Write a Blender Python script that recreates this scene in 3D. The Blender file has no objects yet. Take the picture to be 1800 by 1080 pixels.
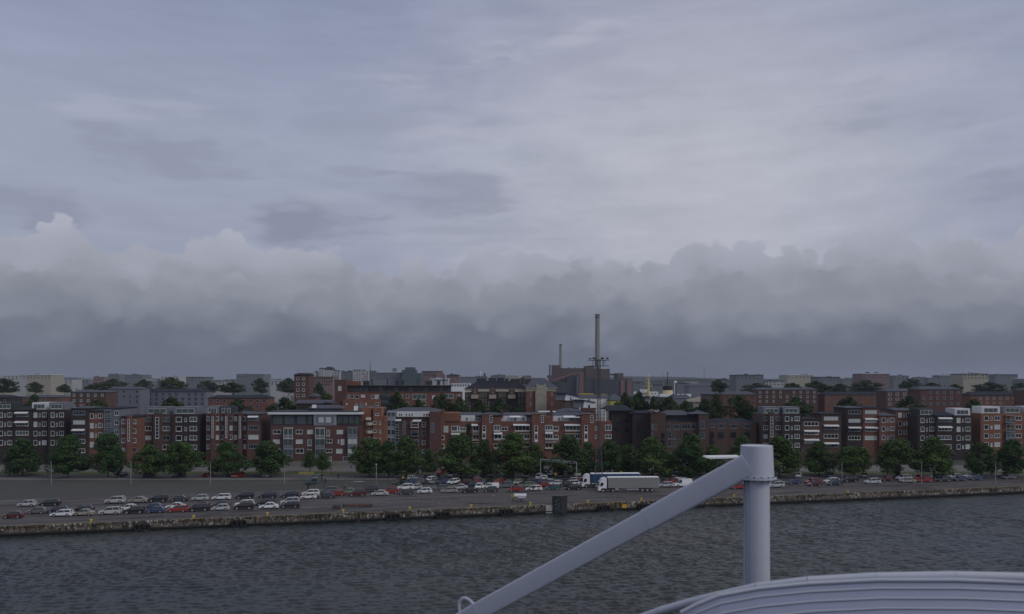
import bpy, math, random
from mathutils import Vector, Matrix
random.seed(7)
SC = bpy.context.scene
R = math.radians

# ------------------------------------------------------------------ camera
F = 1500.0        # focal length in photograph pixels (photograph 1800 x 1080)
H = 30.0          # eye height above the quay: upper deck of a ship
HZ = 668.0        # row of the horizon in the photograph
cam = bpy.data.cameras.new('camera'); camo = bpy.data.objects.new('camera', cam)
SC.collection.objects.link(camo); SC.camera = camo
camo.location = (0, 0, H); camo.rotation_euler = (R(90), 0, 0)
cam.sensor_fit = 'HORIZONTAL'; cam.sensor_width = 36; cam.lens = 36*F/1800
cam.shift_y = (HZ-540)/1800
cam.dof.use_dof = True; cam.dof.focus_distance = 230; cam.dof.aperture_fstop = 1.3
cam.clip_start = 0.5; cam.clip_end = 30000
SC.view_settings.view_transform = 'Standard'; SC.view_settings.look = 'None'
SC.view_settings.exposure = 0.0; SC.view_settings.gamma = 1
SC.view_settings.use_curve_mapping = False

SUN_AZ, SUN_EL = R(122), R(36)      # azimuth to the right of the view direction
sun = bpy.data.lights.new('sun', 'SUN'); suno = bpy.data.objects.new('sun', sun)
SC.collection.objects.link(suno)
sun.energy = 0.95; sun.angle = R(25); sun.color = (1, 0.95, 0.9)
suno.rotation_euler = Vector((math.sin(SUN_AZ)*math.cos(SUN_EL), math.cos(SUN_AZ)*math.cos(SUN_EL), math.sin(SUN_EL))).to_track_quat('Z', 'Y').to_euler()

# ------------------------------------------------------------------ node helper
def lin(c):
    return tuple(((v/255)/12.92 if v/255 <= .04045 else ((v/255+.055)/1.055)**2.4) for v in c)
class N:
    """tiny expression wrapper round Math nodes"""
    nt = None
    def __init__(s, sock): s.s = sock
    @staticmethod
    def m(op, *a, clamp=False):
        n = N.nt.nodes.new('ShaderNodeMath'); n.operation = op; n.use_clamp = clamp
        for i, v in enumerate(a):
            if isinstance(v, N): N.nt.links.new(v.s, n.inputs[i])
            else: n.inputs[i].default_value = v
        return N(n.outputs[0])
    def __add__(s, o): return N.m('ADD', s, o)
    __radd__ = __add__
    def __sub__(s, o): return N.m('SUBTRACT', s, o)
    def __rsub__(s, o): return N.m('SUBTRACT', o, s)
    def __mul__(s, o): return N.m('MULTIPLY', s, o)
    __rmul__ = __mul__
    def __truediv__(s, o): return N.m('DIVIDE', s, o)
def sstep(x, a, b):
    n = N.nt.nodes.new('ShaderNodeMapRange'); n.interpolation_type = 'SMOOTHSTEP'
    N.nt.links.new(x.s, n.inputs[0]); n.inputs[1].default_value = a; n.inputs[2].default_value = b
    return N(n.outputs[0])
def comb(x, y, z=0.0):
    n = N.nt.nodes.new('ShaderNodeCombineXYZ')
    for i, v in enumerate((x, y, z)):
        if isinstance(v, N): N.nt.links.new(v.s, n.inputs[i])
        else: n.inputs[i].default_value = v
    return n.outputs[0]
def noise(vec, scale=1.0, detail=4.0, rough=.5, dist=0.0, dim='3D'):
    n = N.nt.nodes.new('ShaderNodeTexNoise'); n.noise_dimensions = dim; n.inputs['Scale'].default_value = scale
    n.inputs['Detail'].default_value = detail; n.inputs['Roughness'].default_value = rough
    n.inputs['Distortion'].default_value = dist
    N.nt.links.new(vec, n.inputs['Vector']); return N(n.outputs['Fac'])
def voro(vec, scale=1.0, smooth=.6, dim='3D'):
    n = N.nt.nodes.new('ShaderNodeTexVoronoi'); n.feature = 'SMOOTH_F1'; n.voronoi_dimensions = dim
    n.inputs['Scale'].default_value = scale; n.inputs['Smoothness'].default_value = smooth
    N.nt.links.new(vec, n.inputs['Vector']); return N(n.outputs['Distance'])
def mixc(f, a, b, mode='MIX'):
    n = N.nt.nodes.new('ShaderNodeMix'); n.data_type = 'RGBA'; n.blend_type = mode
    for sock, v in ((n.inputs[0], f), (n.inputs[6], a), (n.inputs[7], b)):
        if isinstance(v, N): N.nt.links.new(v.s, sock)
        elif hasattr(v, 'is_linked') or hasattr(v, 'links'): N.nt.links.new(v, sock)
        elif isinstance(v, tuple): sock.default_value = (*v[:3], 1)
        else: sock.default_value = v
    return n.outputs[2]
def ramp(x, stops):
    n = N.nt.nodes.new('ShaderNodeValToRGB'); e = n.color_ramp.elements
    while len(e) < len(stops): e.new(0.5)
    for i, (p, c) in enumerate(stops): e[i].position = p; e[i].color = (*c[:3], 1)
    N.nt.links.new(x.s, n.inputs[0]); return n.outputs[0]

# ------------------------------------------------------------------ sky
W = bpy.data.worlds.new('World'); SC.world = W; W.use_nodes = True
nt = W.node_tree; N.nt = nt
for n in list(nt.nodes): nt.nodes.remove(n)
out = nt.nodes.new('ShaderNodeOutputWorld'); bg = nt.nodes.new('ShaderNodeBackground')
nt.links.new(bg.outputs[0], out.inputs[0])
sky = nt.nodes.new('ShaderNodeTexSky'); sky.sky_type = 'NISHITA'; sky.sun_disc = False
sky.sun_elevation = SUN_EL; sky.sun_rotation = SUN_AZ
tc = nt.nodes.new('ShaderNodeTexCoord'); sep = nt.nodes.new('ShaderNodeSeparateXYZ')
nt.links.new(tc.outputs['Generated'], sep.inputs[0])
dx, dy, dz = N(sep.outputs[0]), N(sep.outputs[1]), N(sep.outputs[2])
az = N.m('ARCTAN2', dx, dy)
el = dz / N.m('SQRT', dx*dx + dy*dy + 1e-5)
el = N.m('MINIMUM', el, 3.0)
wob = noise(comb(az*9.0, el*20.0), 1, 6, .58, dim='2D') - 0.5          # soft wisps
strk = noise(comb(az*9.0 + el*12.0, el*52.0 - az*3.0), 1, 4, .5, dim='2D') - 0.5      # long streaks
wide = noise(comb(az*3.0, 3.3), 1, 1, .5, dim='2D') - 0.5
# high overcast: ramp with height, brighter towards the right
hi = ramp(N.m('MULTIPLY', el + wob*0.05, 0.5, clamp=True), [
    (0.0, lin((168, 172, 187))), (.085, lin((174, 177, 191))), (.13, lin((175, 179, 193))),
    (.17, lin((168, 172, 189))), (.21, lin((158, 163, 183))), (.235, lin((150, 155, 176))), (.40, lin((166, 169, 180))), (1.0, lin((184, 184, 184)))])
side = sstep(az + wob*0.28 + strk*.08, -0.25, 0.22)
side2 = sstep(az*-1.0 + wob*.2, -0.62, -0.22)        # falls off again far to the right
bright = mixc(side*side2, (0.80, 0.84, 0.92), (1.10, 1.08, 1.05))
hi = mixc(1.0, hi, bright, 'MULTIPLY')
g = 1.0 + wob*0.16 + strk*0.16
gv = comb(g, g, g)
hi = mixc(1.0, hi, gv, 'MULTIPLY')
def blob(px, py, sx, sy, tilt=0.0, rag=1.0, soft=.9):
    u = (az - (px-900)/F) ; v = (el - (HZ-py)/F)
    v = v - u*tilt
    q = 1.0 - N.m('POWER', N.m('ABSOLUTE', u/(sx/F)), 2.0) - N.m('POWER', N.m('ABSOLUTE', v/(sy/F)), 2.0)
    return sstep(q + wob*rag*3.6 + strk*rag*3.0, -.15, soft+.45)
DARK = lin((136, 141, 161))
for px, py, sx, sy, t, k in ((780, 345, 150, 46, -.03, .62), (565, 395, 120, 46, .03, .85), (630, 310, 60, 16, 0, .35),
                          (1100, 145, 80, 20, -.1, .25), (1010, 105, 110, 22, .2, .22), (640, 225, 120, 30, .05, .3), (850, 405, 140, 12, 0, .35),
                          (300, 300, 190, 44, .03, .55), (90, 400, 150, 36, 0, .6), (1520, 250, 160, 36, 0, .45), (1700, 380, 140, 36, 0, .5)):
    hi = mixc(blob(px, py, sx, sy, t)*k, hi, DARK)
PALE = lin((182, 183, 198))
for px, py, sx, sy, t, k in ((875, 105, 70, 26, .15, .5), (1030, 60, 120, 18, .22, .4), (740, 145, 130, 16, .08, .3), (800, 235, 130, 18, 0, .3), (590, 355, 70, 16, 0, .35),
                          (300, 230, 170, 20, .08, .3), (1480, 180, 180, 20, .1, .25)):
    hi = mixc(blob(px, py, sx, sy, t)*k, hi, PALE)
# cumulus bank along the horizon: ragged layers, each shaded from its lit top down
wa = comb(az*16.0 + wob*.7, el*19.0 + wob*.6)
l1 = .45 - voro(wa, 1, .25, '2D')
l2 = .45 - voro(comb(az*47.0 + wob*1.2, el*56.0 + wob), 1, .3, '2D')
lf = noise(comb(az*60.0, el*75.0), 1, 3, .6, dim='2D') - .5
col = hi
low = [(0.0, lin((101, 108, 124))), (.10, lin((106, 113, 129))), (.20, lin((104, 112, 128))), (.28, lin((111, 118, 133))), (.38, lin((126, 131, 145))),
       (.52, lin((138, 142, 155))), (.64, lin((144, 147, 160))), (.78, lin((154, 157, 170))), (1.0, lin((164, 167, 181)))]
def heaps(lst, floor):
    """outline of a cloud layer: the highest of several rounded heaps (column, top row, half width)"""
    h = N.m('ADD', az*0.0, floor)
    for px, ty, hw in lst:
        u = az - (px-900)/F; t = (HZ-ty)/F
        h = N.m('SMOOTH_MAX', h, t - u*u*(.030/(hw/F)**2), .006)
    return h
rc = random.Random(9)
def more(y0, y1, step):
    o = []; px = -350
    while px < 2200:
        if px < 520 or px > 1300: o.append((px, rc.uniform(y0-8, y1+12), rc.choice([62, 85, 120, 150])))
        px += rc.uniform(.6, 1.3)*step
    return o
L1 = [(575, 446, 60), (650, 458, 50), (735, 462, 55), (850, 436, 60), (935, 442, 75), (1010, 449, 60), (1085, 452, 45), (1140, 450, 50), (1215, 421, 42), (1256, 432, 34), (1300, 440, 60)] + more(425, 470, 95)
L2 = [(560, 478, 55), (612, 468, 26), (705, 487, 50), (800, 480, 55), (880, 470, 50), (955, 474, 50), (1010, 464, 36), (1105, 476, 42), (1165, 482, 60), (1240, 470, 60), (1300, 478, 60)] + more(466, 500, 90)
L3 = [(560, 515, 80), (690, 520, 70), (790, 508, 60), (905, 522, 70), (1000, 505, 60), (1090, 492, 52), (1200, 505, 80)] + more(500, 530, 110)
for lst, flr, k1, k2, kw, so, g, sh, rimk in ((L1, .09, .030, .015, .038, .0075, 1.05, -.016, 1.06), (L2, .08, -.032, .014, -.045, .012, .985, -.008, 1.11), (L3, .07, .040, -.014, .05, .03, .95, .001, 1.10)):
    d = heaps(lst, flr) - el + l1*k1 + l2*k2 + lf*.022 + wob*kw
    m = sstep(d, 0.0, so)
    shade = ramp(N.m('MULTIPLY', el - sh + 0.004 + wob*0.05 + l1*k1*.9 + l2*.006, 5.2, clamp=True), low)
    rim = sstep(d, 0.0, 0.032)
    shade = mixc(rim, mixc(1.0, shade, (rimk, rimk, rimk*.99), 'MULTIPLY'), shade)
    gg = g + wob*.16 + l1*k1*3.0
    shade = mixc(1.0, shade, comb(gg, gg, gg), 'MULTIPLY')
    col = mixc(m, col, shade)
# the overcast hides almost all of the clear sky behind it
cl = N.nt.nodes.new('ShaderNodeVectorMath'); cl.operation = 'SCALE'; nt.links.new(col, cl.inputs[0]); cl.inputs['Scale'].default_value = 10.0
res = mixc(0.985, sky.outputs[0], cl.outputs[0])
nt.links.new(res, bg.inputs[0]); bg.inputs[1].default_value = 0.1
W.cycles.sampling_method = 'MANUAL'; W.cycles.sample_map_resolution = 256

# ------------------------------------------------------------------ materials
MATS = {}
def mat(name, col, rough=.8, var=.15, scale=1.0, metal=0.0, bump=0.0, spec=.5, kind=None, coat=0, objcol=False, vz=1.0, trans=0):
    """procedural material: base colour with soft variation at two scales"""
    if name in MATS: return MATS[name]
    m = bpy.data.materials.new(name); m.use_nodes = True; t = m.node_tree; N.nt = t
    b = t.nodes['Principled BSDF']; b.inputs['Roughness'].default_value = rough
    b.inputs['Metallic'].default_value = metal; b.inputs['Specular IOR Level'].default_value = spec
    b.inputs['Coat Weight'].default_value = coat
    tcn = t.nodes.new('ShaderNodeTexCoord'); mp = t.nodes.new('ShaderNodeMapping'); mp.inputs['Scale'].default_value = (1, 1, vz)
    t.links.new(tcn.outputs['Object'], mp.inputs[0]); v = mp.outputs[0]
    n1 = noise(v, scale*.35, 3, .6); n2 = noise(v, scale*3.1, 4, .65)
    f = 1.0 + (n1-.5)*(2*var) + (n2-.5)*(1.6*var)
    if objcol:
        oi = t.nodes.new('ShaderNodeObjectInfo'); base = oi.outputs['Color']
    else: base = tuple(col)
    c = mixc(1.0, base, comb(f, f, f), 'MULTIPLY')
    if kind == 'brick':
        br = t.nodes.new('ShaderNodeTexBrick'); mp2 = t.nodes.new('ShaderNodeMapping'); mp2.inputs['Rotation'].default_value = (R(90), 0, 0)
        t.links.new(tcn.outputs['Object'], mp2.inputs[0]); t.links.new(mp2.outputs[0], br.inputs[0])
        br.inputs['Scale'].default_value = 1.0; br.inputs['Brick Width'].default_value = .28; br.inputs['Row Height'].default_value = .085
        br.inputs['Mortar Size'].default_value = .012
        br.inputs['Color1'].default_value = (.82, .82, .82, 1); br.inputs['Color2'].default_value = (1.12, 1.05, 1.0, 1); br.inputs['Mortar'].default_value = (1.15, 1.3, 1.35, 1)
        c = mixc(1.0, c, br.outputs[0], 'MULTIPLY')
        streak = noise(comb_obj(tcn, (1.1, 1.1, .12)), 1, 4, .6)      # rain streaks down the wall
        k = 0.80 + streak*.4
        c = mixc(1.0, c, comb(k, k, k), 'MULTIPLY')
    if kind == 'roof':
        wv = t.nodes.new('ShaderNodeTexWave'); wv.bands_direction = 'X'; wv.inputs['Scale'].default_value = .8; wv.inputs['Distortion'].default_value = 0
        t.links.new(tcn.outputs['Object'], wv.inputs[0]); w = N(wv.outputs['Fac'])
        k = 0.9 + sstep(w, .0, .25)*.12
        c = mixc(1.0, c, comb(k, k, k), 'MULTIPLY')
    if kind == 'curtain':
        wv = t.nodes.new('ShaderNodeTexWave'); wv.bands_direction = 'X'; wv.inputs['Scale'].default_value = 1.3; wv.inputs['Distortion'].default_value = 1
        t.links.new(tcn.outputs['Object'], wv.inputs[0]); w = N(wv.outputs['Fac'])
        k = 0.93 + w*.1
        c = mixc(1.0, c, comb(k, k, k), 'MULTIPLY')
    t.links.new(c, b.inputs['Base Color'])
    if bump:
        bn = t.nodes.new('ShaderNodeBump'); bn.inputs['Strength'].default_value = bump; bn.inputs['Distance'].default_value = .05
        t.links.new(n2.s, bn.inputs['Height']); t.links.new(bn.outputs[0], b.inputs['Normal'])
    MATS[name] = m; return m
def comb_obj(tcn, sc):
    mp = N.nt.nodes.new('ShaderNodeMapping'); mp.inputs['Scale'].default_value = sc
    N.nt.links.new(tcn.outputs['Object'], mp.inputs[0]); return mp.outputs[0]

BRICK = mat('red_brick', (.168, .074, .054), .9, .18, .6, kind='brick')
BRICK_O = mat('orange_brick', (.21, .092, .058), .9, .15, .6, kind='brick')
BRICK_D = mat('dark_and_shaded_brick', (.038, .026, .025), .9, .25, .6, kind='brick')  # also serves as painted shade on the wing turned from the sun
BRICK_B = mat('brown_brick', (.085, .048, .039), .9, .2, .6, kind='brick')
BRICK_M = mat('maroon_brick', (.108, .052, .045), .9, .2, .6, kind='brick')
BEIGE = mat('beige_render', (.36, .34, .27), .85, .08, .5)
CREAM = mat('cream_trim', (.48, .44, .33), .8, .08, .5)
WHITE = mat('white_paint', (.78, .79, .80), .6, .08, .8)
WHITEF = mat('white_frame', (.68, .70, .69), .5, .05, 1)
WHITEC = mat('white_cladding', (.66, .67, .67), .6, .10, .8, kind='roof')
GREYF = mat('grey_frame', (.27, .30, .34), .5, .08, 1)
DARKF = mat('dark_frame', (.035, .037, .045), .5, .1, 1)
GREYCLAD = mat('grey_cladding', (.16, .17, .20), .6, .12, .7)
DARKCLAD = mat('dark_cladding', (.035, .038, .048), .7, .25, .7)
ROOFM = mat('grey_metal_roof', (.085, .092, .115), .85, .15, .4, spec=.2, kind='roof')
ROOFD = mat('dark_metal_roof', (.030, .033, .046), .9, .2, .4, spec=.15, kind='roof')
GLASS = mat('window_glass', (.018, .022, .025), .07, .3, .8, spec=.7)
GLASSG = mat('greenish_window_glass', (.075, .10, .10), .12, .4, .7, spec=.7)
BLIND = mat('pale_blind', (.50, .54, .51), .5, .12, 1.2, spec=.6)
CONC = mat('concrete', (.19, .185, .17), .9, .2, .6, bump=.3)
CONCD = mat('dark_concrete', (.024, .027, .028), .9, .35, .7, bump=.4)
STEEL = mat('galvanised_steel', (.30, .31, .33), .55, .12, 1, metal=.3)
STEELD = mat('dark_steel', (.035, .037, .04), .6, .2, 1)
MASTG = mat('weathered_mast_steel', (.10, .10, .10), .7, .25, 1)
RUST = mat('rusty_steel', (.11, .045, .032), .85, .3, 1.2)
YELLOW = mat('yellow_paint', (.55, .40, .03), .6, .15, 3)
ORANGE = mat('orange_plate', (.60, .30, .01), .6, .15, 2)
BLACK = mat('black_rubber', (.012, .012, .013), .85, .3, 2, bump=.5)
TYRE = mat('tyre_rubber', (.014, .014, .015), .9, .2, 3)
RIM = mat('alloy_rim', (.38, .39, .40), .4, .1, 3, metal=.4)
CARP = mat('car_paint', (1, 1, 1), .28, .04, .6, coat=.5, objcol=True)
CARG = mat('car_glass', (.018, .022, .026), .05, .1, 1, spec=.8)
PLAST = mat('dark_plastic', (.02, .02, .022), .7, .1, 2)
LAMP = mat('headlight_glass', (.55, .56, .57), .15, .05, 3)
TAIL = mat('tail_light_red', (.30, .015, .012), .2, .05, 3)
SHIPW = mat('ship_white_paint', (.49, .515, .59), .45, .08, 1.5, bump=.03)
SHIPG = mat('ship_grey_panel', (.27, .30, .40), .5, .06, .8)
BARK = mat('bark', (.045, .036, .028), .95, .3, 3, bump=.5)
LINE = mat('worn_white_line', (.19, .19, .185), .9, .6, 3)
YLINE = mat('worn_yellow_line', (.30, .24, .05), .9, .5, 2)
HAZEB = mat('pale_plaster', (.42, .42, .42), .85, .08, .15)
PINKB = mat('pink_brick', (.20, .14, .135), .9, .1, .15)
BROWNB = mat('power_station_brick', (.100, .074, .072), .9, .12, .05)
BROWND = mat('power_station_dark_cladding', (.05, .052, .065), .9, .12, .05)
PINKS = mat('power_station_pink_panel', (.19, .11, .095), .9, .1, .05)
CHIM = mat('chimney_concrete', (.25, .24, .235), .9, .10, .06, vz=.3)
TEALB = mat('teal_cladding', (.07, .10, .105), .8, .15, .1)
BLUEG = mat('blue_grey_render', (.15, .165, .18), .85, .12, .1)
CREAMF = mat('cream_funnel_paint', (.62, .50, .30), .6, .08, .5)
YELM = mat('yellow_mast_paint', (.62, .52, .20), .6, .08, .5)
YELB = mat('lime_yellow_cladding', (.50, .47, .10), .7, .1, .5)

def leafmat(name, c1, c2):
    m = bpy.data.materials.new(name); m.use_nodes = True; t = m.node_tree; N.nt = t
    b = t.nodes['Principled BSDF']; b.inputs['Roughness'].default_value = .7; b.inputs['Specular IOR Level'].default_value = .25
    g = t.nodes.new('ShaderNodeNewGeometry'); tcn = t.nodes.new('ShaderNodeTexCoord')
    n1 = noise(tcn.outputs['Object'], .45, 2, .5)
    f = N(g.outputs['Random Per Island'])*.55 + sstep(n1, .35, .65)*.45
    oi = t.nodes.new('ShaderNodeObjectInfo'); rn = N(oi.outputs['Random'])      # every tree has its own green
    c = mixc(1.0, mixc(f, c1, c2), mixc(rn, (.72, .82, .85), (1.35, 1.16, .95)), 'MULTIPLY')
    t.links.new(c, b.inputs['Base Color'])
    MATS[name] = m; return m
LEAF = leafmat('leaf_green', (.018, .045, .012), (.066, .125, .030))
LEAF2 = leafmat('leaf_dark_green', (.015, .034, .012), (.050, .085, .024))
LEAFY = leafmat('leaf_yellow_green', (.05, .085, .012), (.13, .17, .03))
IVY = leafmat('ivy_green', (.012, .028, .010), (.03, .055, .018))
GRASS = mat('grass_green', (.060, .075, .020), .95, .3, 1.5)
GRASSD = mat('dark_verge', (.022, .032, .014), .95, .4, 1.2)

# ------------------------------------------------------------------ object helpers
COL = SC.collection
def P(px, py, D): return Vector(((px-900)*D/F, D, H - (py-HZ)*D/F))
def X(px, D): return (px-900)*D/F
def Z(py, D): return H - (py-HZ)*D/F
def G(px, py, z=0.0):
    D = (H-z)*F/(py-HZ); return Vector(((px-900)*D/F, D, z))
class MB:
    def __init__(s): s.v = []; s.f = []; s.mi = []; s.sm = []; s.ms = []
    def _m(s, m):
        if m not in s.ms: s.ms.append(m)
        return s.ms.index(m)
    def poly(s, vs, fs, m, smooth=False):
        o = len(s.v); k = s._m(m); s.v += [tuple(v) for v in vs]
        for f in fs: s.f.append(tuple(o+i for i in f)); s.mi.append(k); s.sm.append(smooth)
    def box(s, a, b, m, M=None):
        x0, x1 = sorted((a[0], b[0])); y0, y1 = sorted((a[1], b[1])); z0, z1 = sorted((a[2], b[2]))
        vs = [Vector(p) for p in ((x0,y0,z0),(x1,y0,z0),(x1,y1,z0),(x0,y1,z0),(x0,y0,z1),(x1,y0,z1),(x1,y1,z1),(x0,y1,z1))]
        if M: vs = [M @ v for v in vs]
        s.poly(vs, [(0,3,2,1),(4,5,6,7),(0,1,5,4),(1,2,6,5),(2,3,7,6),(3,0,4,7)], m)
    def tube(s, p, q, r0, r1, m, n=8, cap=True, smooth=True):
        p, q = Vector(p), Vector(q); d = (q-p).normalized()
        u = d.orthogonal().normalized(); w = d.cross(u)
        vs = []
        for c, r in ((p, r0), (q, r1)):
            for i in range(n):
                a = 2*math.pi*i/n; vs.append(c + (u*math.cos(a)+w*math.sin(a))*r)
        s.poly(vs, [(i, (i+1) % n, n+(i+1) % n, n+i) for i in range(n)], m, smooth)
        if cap: s.poly(vs, [tuple(reversed(range(n))), tuple(range(n, 2*n))], m)
    def path(s, pts, r, m, n=8):
        rr = r if isinstance(r, (list, tuple)) else [r]*len(pts)
        for i in range(len(pts)-1): s.tube(pts[i], pts[i+1], rr[i], rr[i+1], m, n)
    def prism(s, outline, axis, a, b, m):
        """outline: list of 2D points; axis 'x','y','z' extruded from a to b"""
        def mk(p, t): return {'x': (t, p[0], p[1]), 'y': (p[0], t, p[1]), 'z': (p[0], p[1], t)}[axis]
        n = len(outline); vs = [mk(p, a) for p in outline] + [mk(p, b) for p in outline]
        s.poly(vs, [tuple(range(n)), tuple(reversed(range(n, 2*n)))] + [(i, n+i, n+(i+1) % n, (i+1) % n) for i in range(n)], m)
    def sphere(s, c, r, m, nu=10, nv=7, sz=1.0):
        vs = []; 
        for j in range(nv+1):
            t = math.pi*j/nv
            for i in range(nu):
                a = 2*math.pi*i/nu; vs.append((c[0]+r*math.sin(t)*math.cos(a), c[1]+r*math.sin(t)*math.sin(a), c[2]+sz*r*math.cos(t)))
        s.poly(vs, [(j*nu+i, (j+1)*nu+i, (j+1)*nu+(i+1) % nu, j*nu+(i+1) % nu) for j in range(nv) for i in range(nu)], m, True)
    def mesh(s, name, org=(0, 0, 0)):
        me = bpy.data.meshes.new(name); o = Vector(org)
        me.from_pydata([(v[0]-o[0], v[1]-o[1], v[2]-o[2]) for v in s.v], [], s.f)
        for m in s.ms: me.materials.append(m)
        me.polygons.foreach_set('material_index', s.mi); me.polygons.foreach_set('use_smooth', s.sm)
        me.update(); return me
    def build(s, name, parent=None, org=None, **kw):
        """link as ONE object; vertices are in world space, stored relative to org / the parent's place"""
        base = root_loc(parent) if parent else Vector(org or (0, 0, 0))
        o = bpy.data.objects.new(name, s.mesh(name, base)); COL.objects.link(o)
        if parent: o.parent = parent
        else: o.location = base
        if kw: tag(o, **kw)
        return o
def root_loc(o):
    while o.parent: o = o.parent
    return o.location.copy()
def tag(o, label=None, cat=None, group=None, kind=None):
    if label: o['label'] = label
    if cat: o['category'] = cat
    if group: o['group'] = group
    if kind: o['kind'] = kind
    return o
def empty(name, loc, label, cat, group=None):
    o = bpy.data.objects.new(name, None); COL.objects.link(o); o.location = loc; o.empty_display_size = .3
    return tag(o, label, cat, group)
def copy_tree(o, parent=None):
    c = o.copy(); COL.objects.link(c)
    if parent: c.parent = parent
    for ch in list(o.children): copy_tree(ch, c)
    return c
def recolor(o, col):
    o.color = (*col, 1)
    for ch in o.children: recolor(ch, col)

# ------------------------------------------------------------------ setting: water, ground, quay
QA = math.atan2(.258, .966)            # the quay runs away from us towards the right
QU = Vector((math.cos(QA), math.sin(QA), 0)); QV = Vector((-math.sin(QA), math.cos(QA), 0)); QO = Vector((0, 202.5, 0))
def Q(u, v, z=0.0): return QO + QU*u + QV*v + Vector((0, 0, z))
QM = Matrix.Translation(QO) @ Matrix.Rotation(QA, 4, 'Z')
WL = -2.1
# water: one displaced sheet near, flat beyond
def water_mat():
    m = bpy.data.materials.new('harbour_water'); m.use_nodes = True; t = m.node_tree; N.nt = t
    b = t.nodes['Principled BSDF']; b.inputs['Roughness'].default_value = .22; b.inputs['IOR'].default_value = 1.33
    tcn = t.nodes.new('ShaderNodeTexCoord')
    big = noise(comb_obj(tcn, (.018, .035, 1)), 1, 3, .55)
    t.links.new(mixc(sstep(big, .3, .75), (.020, .027, .030), (.034, .037, .032)), b.inputs['Base Color'])
    n1 = noise(comb_obj(tcn, (.55, .95, 1)), 1, 3, .6, .6); n2 = noise(comb_obj(tcn, (2.6, 4.4, 1)), 1, 4, .65, .4)
    bn = t.nodes.new('ShaderNodeBump'); bn.inputs['Strength'].default_value = .5; bn.inputs['Distance'].default_value = .35
    t.links.new((n1*.8 + n2*.5).s, bn.inputs['Height']); t.links.new(bn.outputs[0], b.inputs['Normal'])
    return m
import numpy as np
def build_water():
    rng = np.random.default_rng(3)
    ys = np.concatenate([[-400, -120, 0, 60], np.linspace(95, 262, 760)])
    xs = np.linspace(-1, 1, 860)
    Y, Xn = np.meshgrid(ys, xs, indexing='ij')
    XX = Xn*(np.maximum(Y, 45)*.68+20)
    XX[:4] = Xn[:4]*900
    Zz = np.zeros_like(XX)
    for i in range(54):
        lam = .7*(2.3/.7)**rng.random(); th = rng.normal(R(94), .42); k = 2*math.pi/lam
        ph = rng.random()*6.28; amp = .0112*lam**.8
        a = k*(XX*math.cos(th)+Y*math.sin(th))+ph
        Zz += amp*(np.sin(a)+.25*np.sin(2*a+.6))
    gust = .9+.3*np.sin(XX*.03+1.3*np.sin(Y*.03))*np.sin(Y*.06+.8+.5*np.sin(XX*.02))
    Zz *= gust
    Zz[:4] = 0
    ny, nx = XX.shape
    vs = np.stack([XX, Y, WL+Zz], -1).reshape(-1, 3)
    idx = np.arange(ny*nx).reshape(ny, nx)
    f = np.stack([idx[:-1, :-1], idx[:-1, 1:], idx[1:, 1:], idx[1:, :-1]], -1).reshape(-1, 4)
    me = bpy.data.meshes.new('water')
    me.vertices.add(len(vs)); me.vertices.foreach_set('co', vs.ravel().astype('f4'))
    me.loops.add(f.size); me.loops.foreach_set('vertex_index', f.ravel().astype('i4'))
    me.polygons.add(len(f)); me.polygons.foreach_set('loop_start', (np.arange(len(f))*4).astype('i4'))
    me.polygons.foreach_set('use_smooth', np.ones(len(f), bool))
    me.update(calc_edges=True); me.validate(); me.materials.append(water_mat())
    o = bpy.data.objects.new('water', me); COL.objects.link(o); tag(o, 'dark grey choppy harbour water', kind='structure')
build_water()

def asphalt(name, c, line=0, wet=.35):
    m = bpy.data.materials.new(name); m.use_nodes = True; t = m.node_tree; N.nt = t
    b = t.nodes['Principled BSDF']
    tcn = t.nodes.new('ShaderNodeTexCoord')
    big = noise(comb_obj(tcn, (.045, .16, 1)), 1, 5, .6); fine = noise(comb_obj(tcn, (1.2, 2.5, 1)), 1, 4, .7)
    st = noise(comb_obj(tcn, (.05, .75, 1)), 1, 4, .6)
    f = .25 + big*.70 + fine*.35 + st*.5
    cc = mixc(1.0, c, comb(f, f, f), 'MULTIPLY')
    dk = sstep(noise(comb_obj(tcn, (.03, .40, 2)), 1, 4, .6), .535, .58)     # oil and old repair strips
    cc = mixc(dk*.8, cc, (.014, .013, .014))
    t.links.new(cc, b.inputs['Base Color'])
    rgh = .85 - sstep(big, .5, .7)*wet
    t.links.new(rgh.s, b.inputs['Roughness'])
    return m
ASPH = asphalt('quay_asphalt', (.078, .068, .068)); ROAD = asphalt('road_asphalt', (.070, .068, .074), wet=.2)
PAVE = mat('paving', (.135, .13, .125), .9, .15, .5)
EARTH = mat('town_ground', (.055, .058, .05), .95, .3, .05)
# ground sheet in quay axes: from the quay edge to the horizon
mb = MB(); mb.poly([Q(-3000, .55, -.012), Q(3000, .55, -.012), Q(9000, 16000, -.012), Q(-9000, 16000, -.012)], [(0, 1, 2, 3)], EARTH)
mb.build('ground', label='town ground behind the quay', kind='structure')
mb = MB(); mb.poly([Q(-300, .55, 0), Q(300, .55, 0), Q(300, 44, 0), Q(-300, 44, 0)], [(0, 1, 2, 3)], ASPH)
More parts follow.
